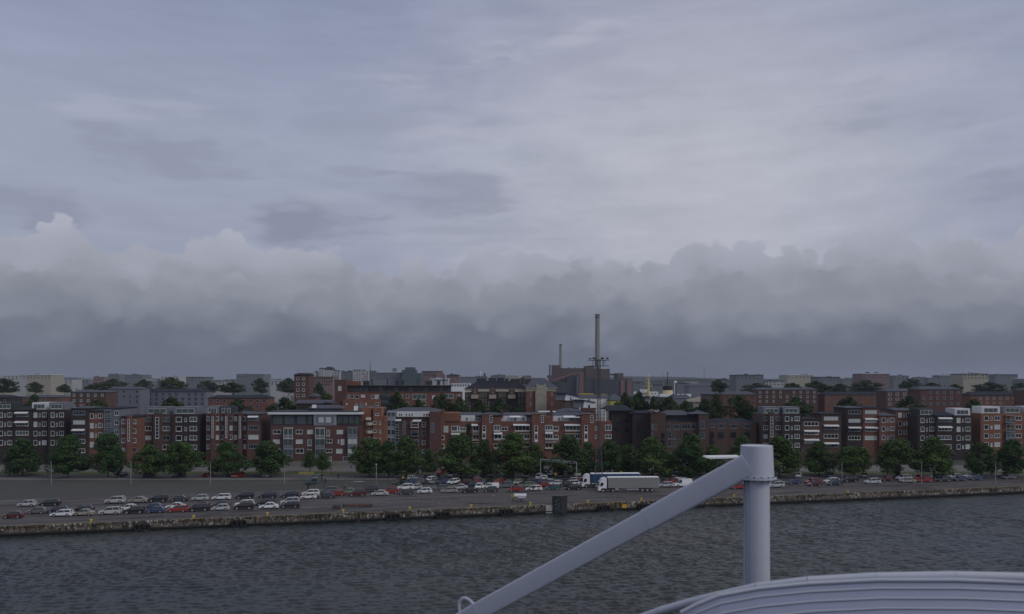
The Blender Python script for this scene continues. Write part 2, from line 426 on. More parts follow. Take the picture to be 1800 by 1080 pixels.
# vertices in quay axes so that the texture streaks follow the quay
o = mb.build('quay_apron', label='worn dark asphalt of the quay and car park', kind='structure')
o.matrix_world = QM; 
for v in o.data.vertices: v.co = QM.inverted() @ v.co
mb = MB(); rgp = random.Random(3)
PATCH = mat('tar_repair_patch', (.022, .021, .022), .8, .4, .8); WETP = mat('puddle', (.02, .022, .026), .08, .2, .5)
for i in range(46):
    cu, cv = rgp.uniform(-150, 150), rgp.uniform(1.8, 9.5); L_, w_ = rgp.uniform(1.5, 7), rgp.uniform(.15, .7); k = 12; pts = []
    for j in range(k):
        a = 2*math.pi*j/k; q = rgp.uniform(.75, 1.2); pts.append(Q(cu+L_*q*math.cos(a), cv+w_*q*math.sin(a), .008))
    mb.poly(pts, [tuple(range(k))], WETP if i % 4 == 0 else PATCH)
mb.build('asphalt_patches', label='dark repair patches and shallow puddles on the quay', kind='structure')
def flat(name, pts, z, m, label=None, kind='structure', **kw):
    mb = MB(); mb.poly([(p[0], p[1], z) for p in pts], [tuple(range(len(pts)))], m)
    return mb.build(name, label=label, kind=kind, **kw)
flat('road', [(-230, 260, 0), (260, 260, 0), (260, 269.7, 0), (-230, 269.7, 0)], .004, ROAD, 'grey road behind the car park')
flat('back_car_park', [(-32, 246.5, 0), (180, 259, 0), (180, 260, 0), (-32, 260, 0)], .006, ROAD, 'second car park under the trees')
flat('near_pavement', [(-230, 256, 0), (-32, 256, 0), (-32, 259.7, 0), (-230, 259.7, 0)], .11, PAVE, 'pale pavement on the near side of the road')
flat('grass_verge', [(-230, 270.1, 0), (260, 270.1, 0), (260, 278.4, 0), (-230, 278.4, 0)], .10, GRASS, 'strip of grass beside the road')
flat('pavement', [(-230, 278.7, 0), (260, 278.7, 0), (260, 299, 0), (-230, 299, 0)], .11, PAVE, 'pale pavement in front of the flats')
mb = MB(); mb.box((-230, 269.75, -.01), (260, 270.05, .13), CONC); mb.box((-230, 278.42, -.01), (260, 278.68, .13), CONC); mb.box((-230, 259.72, -.01), (-32, 259.95, .13), CONC); mb.box((-230, 255.75, -.01), (-32, 255.98, .13), CONC)
mb.build('kerb', label='concrete kerbs of the road', kind='structure')
mb = MB()
for i in range(-40, 44):
    mb.poly([(i*6, 264.8, .008), (i*6+3, 264.8, .008), (i*6+3, 265.05, .008), (i*6, 265.05, .008)], [(0, 1, 2, 3)], LINE)
mb.poly([(-75, 249.0, .01), (-40, 250.2, .01), (-40, 250.5, .01), (-75, 249.3, .01)], [(0, 1, 2, 3)], LINE)
mb.build('road_markings', label='worn white road markings', kind='structure')
# dark planted verge between the two car parks (leafy ground cover)
def scatter_leaves(mb, n, fn, size, m, flatn=.0):
    for _ in range(n):
        p, nrm = fn(); s_ = size*random.uniform(.6, 1.4)
        d = (nrm + Vector((random.gauss(0, .5), random.gauss(0, .5), random.gauss(0, .5)))).normalized()
        u = d.orthogonal().normalized(); u.rotate(Matrix.Rotation(random.random()*6.28, 3, d)); w = d.cross(u)
        mb.poly([p-u*s_, p-w*s_*.6, p+u*s_, p+w*s_*.6], [(0, 1, 2, 3)], m)
mb = MB()
for a, b in ((-32, 62), ):
    scatter_leaves(mb, 6500, lambda: (Vector((random.uniform(a, b), 0, random.uniform(0.05, .75))) + Vector((0, random.uniform(250.2, 253.0) + 0, 0)), Vector((0, -.5, .8))), .22, LEAF2)
for v in range(len(mb.v)):
    x, y, z = mb.v[v]; mb.v[v] = (x, y + x*.06, z)
mb.build('shrub_bed', label='low dark hedge planting between the two car parks', kind='stuff')

# quay wall
def wall_mat():
    m = bpy.data.materials.new('scarred_quay_concrete'); m.use_nodes = True; t = m.node_tree; N.nt = t
    b = t.nodes['Principled BSDF']; b.inputs['Roughness'].default_value = .9
    tcn = t.nodes.new('ShaderNodeTexCoord')
    a = noise(comb_obj(tcn, (.35, 1, .5)), 1, 5, .65); s1 = noise(comb_obj(tcn, (1.5, 1, .55)), 1, 5, .7); p = noise(comb_obj(tcn, (1.7, 1, 1.1)), 1, 5, .72); p2 = noise(comb_obj(tcn, (.12, 1, .1)), 1, 2, .5)
    c = mixc(sstep(a, .38, .62), (.070, .052, .036), (.19, .16, .125))
    c = mixc(sstep(s1, .50, .58)*.9, c, (.014, .012, .010))
    c = mixc(sstep(p + (p2-.5)*.3, .565, .60)*.8, c, (.60, .58, .53))
    sp = N.nt.nodes.new('ShaderNodeSeparateXYZ'); t.links.new(tcn.outputs['Object'], sp.inputs[0])
    low = sstep(N(sp.outputs[2])*-1.0 + (a-.5)*.5, 1.15, 1.75)
    c = mixc(low, c, (.014, .013, .010))                                   # wet weed band at the waterline
    t.links.new(c, b.inputs['Base Color'])
    bn = t.nodes.new('ShaderNodeBump'); bn.inputs['Strength'].default_value = .6; bn.inputs['Distance'].default_value = .1
    t.links.new(s1.s, bn.inputs['Height']); t.links.new(bn.outputs[0], b.inputs['Normal'])
    return m
WALLM = wall_mat()
def qobj(mb, name, parent=None, **kw):
    """vertices given in quay axes (u, v, z)"""
    o = bpy.data.objects.new(name, mb.mesh(name)); COL.objects.link(o)
    if parent: o.parent = parent
    else: o.matrix_world = QM
    if kw: tag(o, **kw)
    return o
qw = bpy.data.objects.new('quay_wall', None); COL.objects.link(qw); qw.matrix_world = QM
tag(qw, 'long weathered concrete quay wall streaked with white scars and weed', 'quay wall')
mb = MB()
u = -300.0
rw = random.Random(4)
while u < 300:                       # cast bays with open joints
    w = 5.6
    mb.box((u+.03, rw.uniform(0, .04), -4.5), (u+w-.03, .9, -.34), WALLM); u += w
qobj(mb, 'wall_face', qw)
mb = MB(); u = -300.0
while u < 300:
    mb.box((u+.02, -.14, -.335), (u+5.58, .56, .02+rw.uniform(0, .02)), WALLM); u += 5.6
qobj(mb, 'coping', qw)
mb = MB()
u = -300
while u < 300:
    L = rw.uniform(4, 14); 
    if -28 < u < 40 or rw.random() < .5: mb.box((u, .16, .042), (u+L, .42, .05), YLINE)
    u += L+rw.uniform(.5, 3)
qobj(mb, 'edge_line', qw)
mb = MB(); mb.box((-300, -.22, -1.75), (300, -.0, -1.45), CONCD); qobj(mb, 'timber_waling', qw)
def uq(px, v=0.0, z=0.0):
    """u on the quay line seen in column px"""
    # solve (QO + QU*u + QV*v).x / .y = (px-900)/F
    k = (px-900)/F; o = QO + QV*v
    return (k*o.y - o.x)/(QU.x - k*QU.y)
# tyre fenders
TF = None
fend = [(690, 'left of the second bollard'), (778, 'between the second and third bollards'), (890, 'just right of the third bollard'),
        (1060, 'right of the tall fender block'), (1131, 'half hidden behind the white boom'),
        (420, 'far out to the left'), (250, 'furthest to the left'), (1330, 'beyond the white boom to the right')]
for px, w in fend:
    u0 = uq(px); 
    r = empty('tyre_fender', QM @ Vector((u0, 0, 0)), 'black rubber tyre bundle on the quay wall ' + w, 'fender', 'tyre fenders on the quay wall')
    r.rotation_euler = (0, 0, QA)
    for k in (-1.0, 0.0, 1.0):
        mb = MB(); pts = []
        R0, r0 = .62, .26
        vs = []; n1, n2 = 14, 7
        for i in range(n1):
            a = 2*math.pi*i/n1
            for j in range(n2):
                b_ = 2*math.pi*j/n2
                vs.append((k*.92+math.cos(a)*(R0+r0*math.cos(b_)), -.50+r0*math.sin(b_), -1.35+math.sin(a)*(R0+r0*math.cos(b_))))
        mb.poly(vs, [(i*n2+j, i*n2+(j+1) % n2, ((i+1) % n1)*n2+(j+1) % n2, ((i+1) % n1)*n2+j) for i in range(n1) for j in range(n2)], BLACK, True)
        o = bpy.data.objects.new('tyre', mb.mesh('tyre')); COL.objects.link(o); o.parent = r
    mb = MB()
    for k in (-1.0, 0, 1.0): mb.tube((k*.92, -.2, .0), (k*.92, -.5, -.9), .03, .03, STEELD, 5)
    mb.box((-1.5, -.24, -2.3), (1.5, -.03, -.6), BLACK)
    o = bpy.data.objects.new('backing', mb.mesh('backing')); COL.objects.link(o); o.parent = r
# bollards
bol = [(603, 'leftmost, beside the dark timber ladder recess'), (720, 'right of the first tyre bundle'), (828, 'standing on a pale stained pillar'), (932, 'left of the tall fender block'), (1033, 'right of the tall fender block'), (1127, 'rightmost, next to the white boom'),
       (470, 'out to the left of the car park fence'), (340, 'far to the left'), (160, 'furthest to the left'), (1290, 'just beyond the white boom'), (1490, 'far to the right')]
BB = None
for px, w in bol:
    loc = QM @ Vector((uq(px, .75), .75, .02))
    mb = MB()
    mb.tube((0, 0, 0), (0, 0, .08), .34, .34, YELLOW, 12); mb.tube((0, 0, .08), (0, 0, .48), .2, .17, YELLOW, 12)
    mb.tube((0, 0, .46), (0, 0, .72), .36, .30, YELLOW, 12); mb.tube((-.42, 0, .6), (.42, 0, .6), .11, .11, YELLOW, 8)
    if BB is None:
        o = bpy.data.objects.new('bollard', mb.mesh('bollard')); BB = o
    else: o = BB.copy()
    COL.objects.link(o); o.location = loc; o.rotation_euler = (0, 0, QA); o.scale = (.82, .82, .9)
    tag(o, 'yellow mooring bollard on the quay edge, ' + w, 'bollard', 'yellow bollards along the quay edge')
# ladder recess with yellow edges
r = empty('quay_ladder', QM @ Vector((uq(630), 0, 0)), 'dark steel ladder recess with yellow marked sides in the quay wall', 'ladder'); r.rotation_euler = (0, 0, QA)
def local(mb, name, par, **kw):
    o = bpy.data.objects.new(name, mb.mesh(name)); COL.objects.link(o); o.parent = par
    if kw: tag(o, **kw)
    return o
mb = MB(); mb.box((-.42, -.2, -2.6), (.42, -.02, .03), STEELD); local(mb, 'recess_plate', r)
mb = MB()
for k in (-.3, .3): mb.tube((k, -.3, -2.6), (k, -.3, .1), .03, .03, RUST, 6)
for i in range(8): mb.tube((-.3, -.3, -2.4+i*.3), (.3, -.3, -2.4+i*.3), .022, .022, RUST, 6)
local(mb, 'rungs', r)
for k in (-1, 1):
    mb = MB(); mb.box((k*.46, -.17, -1.35), (k*.58, -.145, -.05), YLINE); local(mb, 'yellow_edge', r)
for px, w in ((1074, 'right of the tall fender block'), (1090, 'left of the orange plate')):
    pass
r2 = copy_tree(r); r2.location = QM @ Vector((uq(1081), 0, 0)); r2['label'] = 'rusty dark ladder recess in the quay wall just left of the orange plate'
# orange plate
c = QM @ Vector((uq(1097), -.16, -1.0))
r = empty('warning_plate', QM @ Vector((uq(1097), -.16, -1.0)), 'orange rectangular plate fixed to the quay wall', 'sign'); r.rotation_euler = (0, 0, QA)
mb = MB(); mb.box((-.62, -.05, -.45), (.62, 0, .45), ORANGE); local(mb, 'plate', r)
mb = MB(); mb.box((-.72, -.03, .45), (.72, .01, .56), RUST); mb.box((-.72, -.03, -.56), (-.62, .01, .45), RUST); local(mb, 'rusty_edge', r)
# tall fender block (dark concrete box straddling the wall)
r = empty('fender_block', QM @ Vector((uq(984), 0, 0)), 'tall dark concrete fender block with pale scrawls rising above the quay edge', 'fender block'); r.rotation_euler = (0, 0, QA)
mb = MB(); mb.prism([(-1.75, .6), (-1.75, -.5), (0.0, -1.3), (0.12, -1.3), (1.75, -.5), (1.75, .6)], 'z', -3.2, 2.05, CONCD); local(mb, 'block', r)
mb = MB(); mb.box((-.04, -1.36, -2.6), (.16, -1.2, 2.1), STEELD)
local(mb, 'corner_post', r)
mb = MB(); mb.prism([(-1.85, .7), (-1.85, -.55), (0.0, -1.4), (0.12, -1.4), (1.85, -.55), (1.85, .7)], 'z', 2.052, 2.15, STEELD); local(mb, 'cap', r)
# pale scrawled graffiti: strokes that lie on the left face
rg = random.Random(12)
fd = Vector((1.75, -.8, 0)).normalized(); fn = Vector((-.8, -1.75, 0)).normalized()
PALEC = mat('pale_scrawl_paint', (.22, .24, .23), .8, .3, 4)
for i in range(13):
    mb = MB(); cx = .55+.5*math.sin(i*1.9)+.45; cz = 1.55 - i*.26
    p = Vector((-1.75, -.5, 0)) + fd*cx + fn*.02; pr = None
    for k in range(6):
        a = k*1.1+i; q = p + fd*(.26*math.cos(a)) + Vector((0, 0, cz+.2*math.sin(a*1.3)))
        if pr is not None: mb.tube(pr, q, .028, .028, PALEC, 4)
        pr = q
    local(mb, 'graffiti_mark', r)
mb = MB(); mb.box((-3.55, -.185, -2.0), (-1.85, -.145, -.1), mat('flaking_white_patch', (.36, .36, .36), .9, .75, 2.2)); local(mb, 'white_patch', r)

# ------------------------------------------------------------------ trees
def crown_mesh(seed, h=8.5, w=4.6, n=8000, leaf=.25, m=LEAF, taper=.5):
    rg = random.Random(seed); mb = MB(); cl = []
    for i in range(58):
        t = rg.random()**.95; z = t*h
        prof = max(.04, min(1, (t+.10)/.28)**.7 * (1-t**(2.4 if taper < 1 else 1.35))**(.62 if taper < 1 else .85))
        a = rg.random()*6.28; rr = w*prof*math.sqrt(rg.random())*.92
        cl.append((Vector((math.cos(a)*rr, math.sin(a)*rr, z)), rg.uniform(.95, 1.75)*(1.1-.35*t)))
    tot = sum(r*r for _, r in cl)
    for c, r in cl:
        for _ in range(int(n*r*r/tot)):
            d = Vector((rg.gauss(0, 1), rg.gauss(0, 1), rg.gauss(.2, 1))).normalized()
            rad = r*rg.uniform(.66, 1.06); p = c + Vector((d.x, d.y, d.z*.8))*rad
            s_ = leaf*rg.uniform(.6, 1.35)
            q = (d + Vector((rg.gauss(0, .55), rg.gauss(0, .55), rg.gauss(.15, .55)))).normalized()
            u = q.orthogonal().normalized(); u.rotate(Matrix.Rotation(rg.random()*6.28, 3, q)); v = q.cross(u)
            mb.poly([p-u*s_, p-v*s_*.55, p+u*s_, p+v*s_*.55], [(0, 1, 2, 3)], m)
    return mb.mesh('crown')
def trunk_mesh(seed, h0=2.4, h1=8, r=.17):
    rg = random.Random(seed); mb = MB()
    p = [Vector((0, 0, 0)), Vector((rg.uniform(-.1, .1), 0, h0*.6)), Vector((rg.uniform(-.15, .15), .05, h0*1.3)), Vector((rg.uniform(-.3, .3), 0, h1*.62)), Vector((rg.uniform(-.3, .3), 0, h1*.9))]
    mb.path(p, [r*1.25, r, r*.85, r*.5, r*.2], BARK, 8)
    for i in range(9):
        t = rg.uniform(.2, .8); b = p[2].lerp(p[4], t); a = rg.random()*6.28; L = rg.uniform(1.4, 2.8)*(1-t*.4)
        e = b + Vector((math.cos(a)*L, math.sin(a)*L, L*.75)); mid = b.lerp(e, .5)+Vector((0, 0, -.12))
        mb.path([b, mid, e], [r*.42, r*.28, r*.1], BARK, 6)
    return mb.mesh('trunk')
CROWNS = {'round': [(crown_mesh(s), trunk_mesh(s)) for s in (1, 2, 3, 4)],
          'slim': [(crown_mesh(11, 7.6, 2.7, 4500, .22), trunk_mesh(11)), (crown_mesh(12, 7.6, 2.7, 4500, .22), trunk_mesh(12))],
          'cone': [(crown_mesh(21, 9.4, 4.6, 8000, .25, taper=1.25), trunk_mesh(21)), (crown_mesh(22, 9.4, 4.6, 8000, .25, taper=1.25), trunk_mesh(22))],
          'dark': [(crown_mesh(31, 9, 5.5, 5000, .36, LEAF2), trunk_mesh(31)), (crown_mesh(32, 9, 5.5, 5000, .36, LEAF2), trunk_mesh(32))],
          'lime': [(crown_mesh(41, 6, 4.5, 2200, .34, LEAFY), trunk_mesh(41))]}
def extent(me):
    co = np.empty(len(me.vertices)*3); me.vertices.foreach_get('co', co); co = co.reshape(-1, 3)
    return np.percentile(np.abs(co[:, 0]), 98.5), np.percentile(co[:, 2], 1), np.percentile(co[:, 2], 99.6)
EXT = {k: [extent(c) for c, _ in v] for k, v in CROWNS.items()}
tk = 0
def tree(px, ytop, ybot, hw, D, kind, label, group, zb=0.0):
    """crown between rows ytop and ybot, half width hw pixels, standing at distance D"""
    global tk; tk += 1
    cm, tm = CROWNS[kind][tk % len(CROWNS[kind])]; ew, e0, e1 = EXT[kind][tk % len(CROWNS[kind])]
    x = X(px, D); zt, z0 = Z(ytop, D), Z(ybot, D)
    r = empty('tree' if kind != 'slim' else 'young_tree', (x, D, zb), label, 'tree', group); r.rotation_euler.z = tk*2.4
    c = bpy.data.objects.new('crown', cm); COL.objects.link(c); c.parent = r
    sx = hw*D/F/ew; sz = (zt-z0)/(e1-e0)
    c.scale = (sx, sx, sz); c.location = (0, 0, z0-zb-e0*sz)
    t = bpy.data.objects.new('trunk', tm); COL.objects.link(t); t.parent = r
    k = (zt-zb)/11.0; t.scale = (max(.8, k), max(.8, k), k)
    return r
TG = 'trees between the two car parks'
for px, yt, yb, hw, D, kd, lb in (
    (650, 771, 836, 35, 264, 'round', 'broad dense green tree behind the white lamp post, leftmost of the large row'),
    (684, 776, 838, 25, 262, 'cone', 'narrow dark tree pressed between the tree at the lamp post and its right neighbour'),
    (714, 768, 838, 26, 263, 'cone', 'pointed green tree in front of the glazed stair towers'),
    (753, 790, 830, 17, 278, 'slim', 'small light tree standing on the grass under the corner windows'),
    (810, 766, 837, 40, 261, 'cone', 'very wide conical tree below the two brick towers with blue windows'),
    (851, 773, 837, 22, 263, 'slim', 'slim tree in front of the first tall white stair window'),
    (903, 762, 837, 36, 261, 'cone', 'tall conical tree left of the portal gantry'),
    (941, 780, 838, 24, 266, 'slim', 'lower tree behind the left leg of the portal gantry'),
    (999, 767, 836, 32, 262, 'cone', 'wide conical tree behind the portal gantry beam'),
    (1034, 778, 838, 22, 267, 'slim', 'narrow tree just left of the lattice mast'),
    (1072, 775, 834, 26, 266, 'round', 'rounded tree just right of the lattice mast'),
    (1104, 782, 834, 20, 270, 'round', 'small rounded tree above the far end of the blue trailer'),
    (1146, 769, 838, 33, 262, 'cone', 'big conical tree behind the end of the grey trailer'),
    (1187, 792, 834, 16, 270, 'slim', 'small reddish gap tree between the two big trees by the vans'),
    (1216, 765, 838, 33, 262, 'cone', 'big conical tree above the white vans'),
    (1252, 784, 836, 20, 268, 'round', 'tree behind the flat white canopy'),
    (566, 795, 826, 15, 252, 'slim', 'small street tree with thin dark trunk by the left hand car park'),
    (545, 792, 822, 14, 276, 'slim', 'small street tree behind the yellow lettered board')):
    tree(px, yt, yb-6 if yb > 832 else yb, hw, D, kd, lb, TG)
TG2 = 'trees in the yards behind the first row of flats'
for i, (px, yt, yb, hw, D, kd, lb) in enumerate((
    (700, 690, 720, 20, 362, 'dark', 'dark yard tree covering the end of the long red building balcony'),
    (735, 703, 724, 16, 356, 'dark', 'low yard tree right of the glazed bay, under the red building'),
    (778, 694, 728, 22, 360, 'dark', 'yard tree above the small brick chimney'),
    (808, 699, 728, 18, 358, 'dark', 'yard tree at the right end of the long red building'),
    (842, 704, 730, 18, 362, 'dark', 'yard tree in front of the left bays of the mansard building'),
    (880, 702, 730, 18, 364, 'dark', 'yard tree in front of the middle of the mansard building'),
    (910, 712, 730, 12, 362, 'dark', 'low yard tree left of the beige gable'),
    (560, 676, 702, 22, 460, 'dark', 'dark tree mass left of the red building with roof terrace'),
    (577, 692, 704, 8, 440, 'lime', 'bright yellowish green bush beside the dark tree on the left'),
    (1098, 692, 722, 17, 372, 'dark', 'dense tree right of the yellow shed'),
    (1124, 690, 720, 18, 380, 'dark', 'tree below the yellow ship mast'),
    (1150, 699, 722, 20, 374, 'dark', 'tree below and left of the black topped funnel'),
    (1176, 698, 722, 18, 370, 'dark', 'tree right below the cream funnel'),
    (1206, 706, 726, 18, 372, 'dark', 'tree in front of the low yellow fronted shed'),
    (1238, 703, 732, 20, 366, 'dark', 'tree at the right behind the brown building'),
    (1258, 694, 732, 14, 380, 'dark', 'tree beside the red wall at the far right edge'))):
    tree(px, yt, 752 if kd == 'dark' else yb, hw, D, kd, lb, TG2)
# the same avenue carries on past both sides of the view
rt = random.Random(5)
spots = [470, 400, 318, 262, 190, 120, 40, 1305, 1370, 1440, 1502, 1580, 1640, 1725, 1780]
wl = {470: 'first big tree left of the yellow lettered board', 1305: 'first tree right of the white canopy'}
order_l = ['', 'second', 'third', 'fourth', 'fifth', 'sixth', 'seventh', 'eighth']
for i, px in enumerate(spots):
    left = px < 900; k = spots.index(px) if left else spots.index(px)-7
    lb = wl.get(px) or ('%s tree of the avenue counting outwards from the %s' % (order_l[k], 'yellow lettered board' if left else 'white canopy'))
    tree(px, rt.uniform(762, 786), 830, rt.uniform(26, 36), rt.uniform(260, 268), rt.choice(['cone', 'round', 'cone']), lb, TG)
for i, px in enumerate([60, 170, 300, 420, 500, 1300, 1400, 1490, 1600, 1710]):
    left = px < 900
    tree(px, rt.uniform(694, 704), 752, rt.uniform(20, 30), rt.uniform(356, 372), 'dark', '%s dark yard tree outwards on the %s side of the town' % (['fifth', 'fourth', 'third', 'second', 'first', 'first', 'second', 'third', 'fourth', 'fifth'][i], 'left' if left else 'right'), TG2)

rf = random.Random(31)
FTG = 'trees standing among the far buildings'
for i in range(22):
    left = i < 11; px = (520 - i*52 if left else 1275 + (i-11)*52) + rf.uniform(-14, 14)
    tree(px, rf.uniform(664, 676), 690, rf.uniform(12, 26), rf.uniform(600, 900), 'dark', '%s tree outwards among the far buildings on the %s' % (['first', 'second', 'third', 'fourth', 'fifth', 'sixth', 'seventh', 'eighth', 'ninth', 'tenth', 'eleventh'][i % 11], 'left' if left else 'right'), FTG)
# ------------------------------------------------------------------ vehicles
SPEC = {  # L, W, H, side profile of body (x from nose 0..1 , z), cabin profile
 'hatchback': (4.0, 1.72, 1.46, [(0, .30), (.02, .55), (.06, .70), (.26, .86), (.97, .92), (1, .60), (.99, .30)], [(.24, .86), (.42, 1.42), (.82, 1.44), (.95, .92)]),
 'sedan': (4.5, 1.76, 1.42, [(0, .30), (.02, .55), (.06, .68), (.27, .84), (.80, .93), (.98, .90), (1, .60), (.99, .30)], [(.27, .84), (.42, 1.38), (.68, 1.40), (.83, .93)]),
 'estate': (4.6, 1.78, 1.48, [(0, .30), (.02, .55), (.06, .70), (.26, .86), (.97, .95), (1, .60), (.99, .30)], [(.25, .86), (.40, 1.42), (.88, 1.46), (.97, .95)]),
 'suv': (4.6, 1.85, 1.72, [(0, .38), (.02, .70), (.05, .88), (.25, 1.02), (.98, 1.08), (1, .70), (.99, .38)], [(.24, 1.02), (.38, 1.64), (.90, 1.68), (.98, 1.08)]),
 'van': (5.2, 1.95, 2.2, [(0, .34), (.01, .75), (.05, .95), (.16, 1.12), (1, 1.14), (1, .34)], [(.15, 1.12), (.28, 2.08), (.97, 2.2), (1, 1.14)]),
 'pickup': (4.9, 1.80, 1.62, [(0, .38), (.02, .66), (.05, .84), (.26, .98), (.99, .98), (1, .60), (.99, .38)], [(.25, .98), (.37, 1.56), (.56, 1.58), (.60, .98)]),
}
def car_meshes(kind):
    L, Wd, Ht, bp, cp = SPEC[kind]; hw = Wd/2; out = {}
    wx = (.19*L, .79*L); wr = .33 if kind not in ('suv', 'van', 'pickup') else .37
    # body with wheel arches: lofted across the width so the sides bulge
    def outline():
        pts = [(p[0]*L, p[1]) for p in bp]; low = bp[0][1]-.08
        bot = []
        for cx in reversed(wx):
            bot += [(cx+wr*1.18*math.cos(a), max(low, wr+wr*1.18*math.sin(a))) for a in [math.pi*k/7 for k in range(8)]]
        return pts + [(pts[-1][0]-.03, low)] + bot + [(.04, low)]
    ol = outline(); mb = MB(); n = len(ol); secs = []
    for y, k in ((-hw, .0), (-hw*.93, 1), (hw*.93, 1), (hw, .0)):
        secs.append([((x-L/2)*(.985 if k == 0 else 1), y, z if z < .5 else z-(0 if k else .05)) for x, z in ol])
    vs = [v for s_ in secs for v in s_]
    fs = [(j*n+i, j*n+(i+1) % n, (j+1)*n+(i+1) % n, (j+1)*n+i) for j in range(3) for i in range(n)]
    fs += [tuple(range(n-1, -1, -1)), tuple(range(3*n, 4*n))]
    mb.poly(vs, fs, CARP)
    c = [(p[0]*L-L/2, p[1]) for p in cp]; ti = .80
    # roof skin
    (x0, z0), (x1, z1), (x2, z2), (x3, z3) = c
    ty = hw*ti; by = hw*.93
    mb.poly([(x1-.05, -ty, z1), (x2+.05, -ty, z2), (x2+.05, ty, z2), (x1-.05, ty, z1), (x1+.15, -ty*.9, z1+.05), (x2-.1, -ty*.9, z2+.05), (x2-.1, ty*.9, z2+.05), (x1+.15, ty*.9, z1+.05)],
            [(0, 1, 5, 4), (1, 2, 6, 5), (2, 3, 7, 6), (3, 0, 4, 7), (4, 5, 6, 7), (3, 2, 1, 0)], CARP)
    # pillars
    for s_ in (-1, 1):
        for (a, b, r) in (((x0, z0), (x1, z1), .045), ((x3, z3), (x2, z2), .07)):
            mb.tube((a[0], s_*by, a[1]-.02), (b[0], s_*ty, b[1]), r, r, CARP, 5)
        xm = (x1+x2)/2; mb.tube((xm+.1, s_*(by+.005), (z0+z3)/2-.02), (xm, s_*(ty+.01), (z1+z2)/2), .045, .04, CARP, 5)
        if kind == 'van': mb.poly([(x1+.75, s_*(by+.02), z0-.02), (x3-.02, s_*(by+.02), z3-.02), (x2, s_*(ty+.02), z2), (x1+.7, s_*(ty+.02), z1)], [(0, 1, 2, 3)], CARP)
        mb.box((-L/2+.27*L, s_*(hw*.98), z0-.02), (-L/2+.27*L+.14, s_*(hw*1.12), z0+.14), PLAST)
    if kind == 'pickup':
        mb.box((x3+.05, -hw*.9, .99), (L/2-.05, hw*.9, 1.5), WHITE)
    out['body'] = mb.mesh('body')
    mb = MB(); i_ = .012
    mb.poly([(x0, -by+i_, z0-.02), (x1, -ty+i_, z1), (x2, -ty+i_, z2), (x3, -by+i_, z3-.02), (x0, by-i_, z0-.02), (x1, ty-i_, z1), (x2, ty-i_, z2), (x3, by-i_, z3-.02)],
            [(0, 1, 2, 3), (7, 6, 5, 4), (0, 4, 5, 1), (1, 5, 6, 2), (2, 6, 7, 3)], CARG)
    out['window_glass'] = mb.mesh('window_glass')
    out['wheels'] = [(-L/2+x, s_*(hw-.11), wr) for x in wx for s_ in (-1, 1)]
    mb = MB(); mb.tube((0, -.11, 0), (0, .11, 0), wr, wr, TYRE, 16); out['tyre'] = mb.mesh('wheel')
    mb = MB(); mb.tube((0, -.118, 0), (0, .118, 0), wr*.62, wr*.62, RIM, 12); out['rim'] = mb.mesh('rim')
    mb = MB(); mb.box((-.05, -.17, -.07), (.06, .17, .07), LAMP); out['headlight'] = mb.mesh('headlight')
    mb = MB(); mb.box((-.05, -.12, -.1), (.03, .12, .12), TAIL); out['tail_light'] = mb.mesh('tail_light')
    out['hl'] = [(-L/2+.07, s_*hw*.72, bp[2][1]-.1) for s_ in (-1, 1)]
    out['tl'] = [(L/2-.0, s_*hw*.80, bp[-3][1]-.12) for s_ in (-1, 1)]
    mb = MB(); mb.box((-L/2-.02, -hw*.6, .30), (-L/2+.06, hw*.6, .52), PLAST); mb.box((-L/2-.035, -.26, .42), (-L/2-.02, .26, .53), WHITE)
    out['grille'] = mb.mesh('grille')
    return out
CARM = {k: car_meshes(k) for k in SPEC}
def child(name, me, par, loc=(0, 0, 0)):
    o = bpy.data.objects.new(name, me); COL.objects.link(o); o.parent = par; o.location = loc; return o
PROTO = {}
def make_car(kind):
    m = CARM[kind]; r = bpy.data.objects.new('parked_car' if kind != 'van' else 'parked_van', None); COL.objects.link(r)
    child('body', m['body'], r); child('window_glass', m['window_glass'], r); child('grille', m['grille'], r)
    for p in m['wheels']: w = child('wheel', m['tyre'], r, p); child('rim', m['rim'], w)
    for p in m['hl']: child('headlight', m['headlight'], r, p)
    for p in m['tl']: child('tail_light', m['tail_light'], r, p)
    return r
CARCOL = {'white': (.80, .81, .82), 'silver': (.50, .51, .53), 'dark grey': (.055, .06, .068), 'grey': (.15, .155, .165), 'black': (.018, .018, .022), 'red': (.34, .022, .018), 'dark red': (.10, .016, .018),
          'dark blue': (.022, .03, .06), 'teal': (.03, .09, .10), 'pale green': (.20, .25, .18), 'beige': (.34, .32, .27), 'blue': (.04, .07, .16), 'green': (.03, .06, .045)}
def car(kind, colname, px, py, deg, label, group, cat=None):
    """deg: heading of the nose, 0 = straight to the left"""
    if kind not in PROTO: PROTO[kind] = make_car(kind); r = PROTO[kind]
    else: r = copy_tree(PROTO[kind])
    L = SPEC[kind][0]; p = G(px, py); p.y += SPEC[kind][1]/2*abs(math.cos(R(deg)))
    r.location = (p.x*1.0, p.y, 0); r.rotation_euler = (0, 0, R(deg)); recolor(r, CARCOL[colname])
    tag(r, label, cat or ('van' if kind == 'van' else 'car'), group); return r
FG = 'cars parked in the front car park'
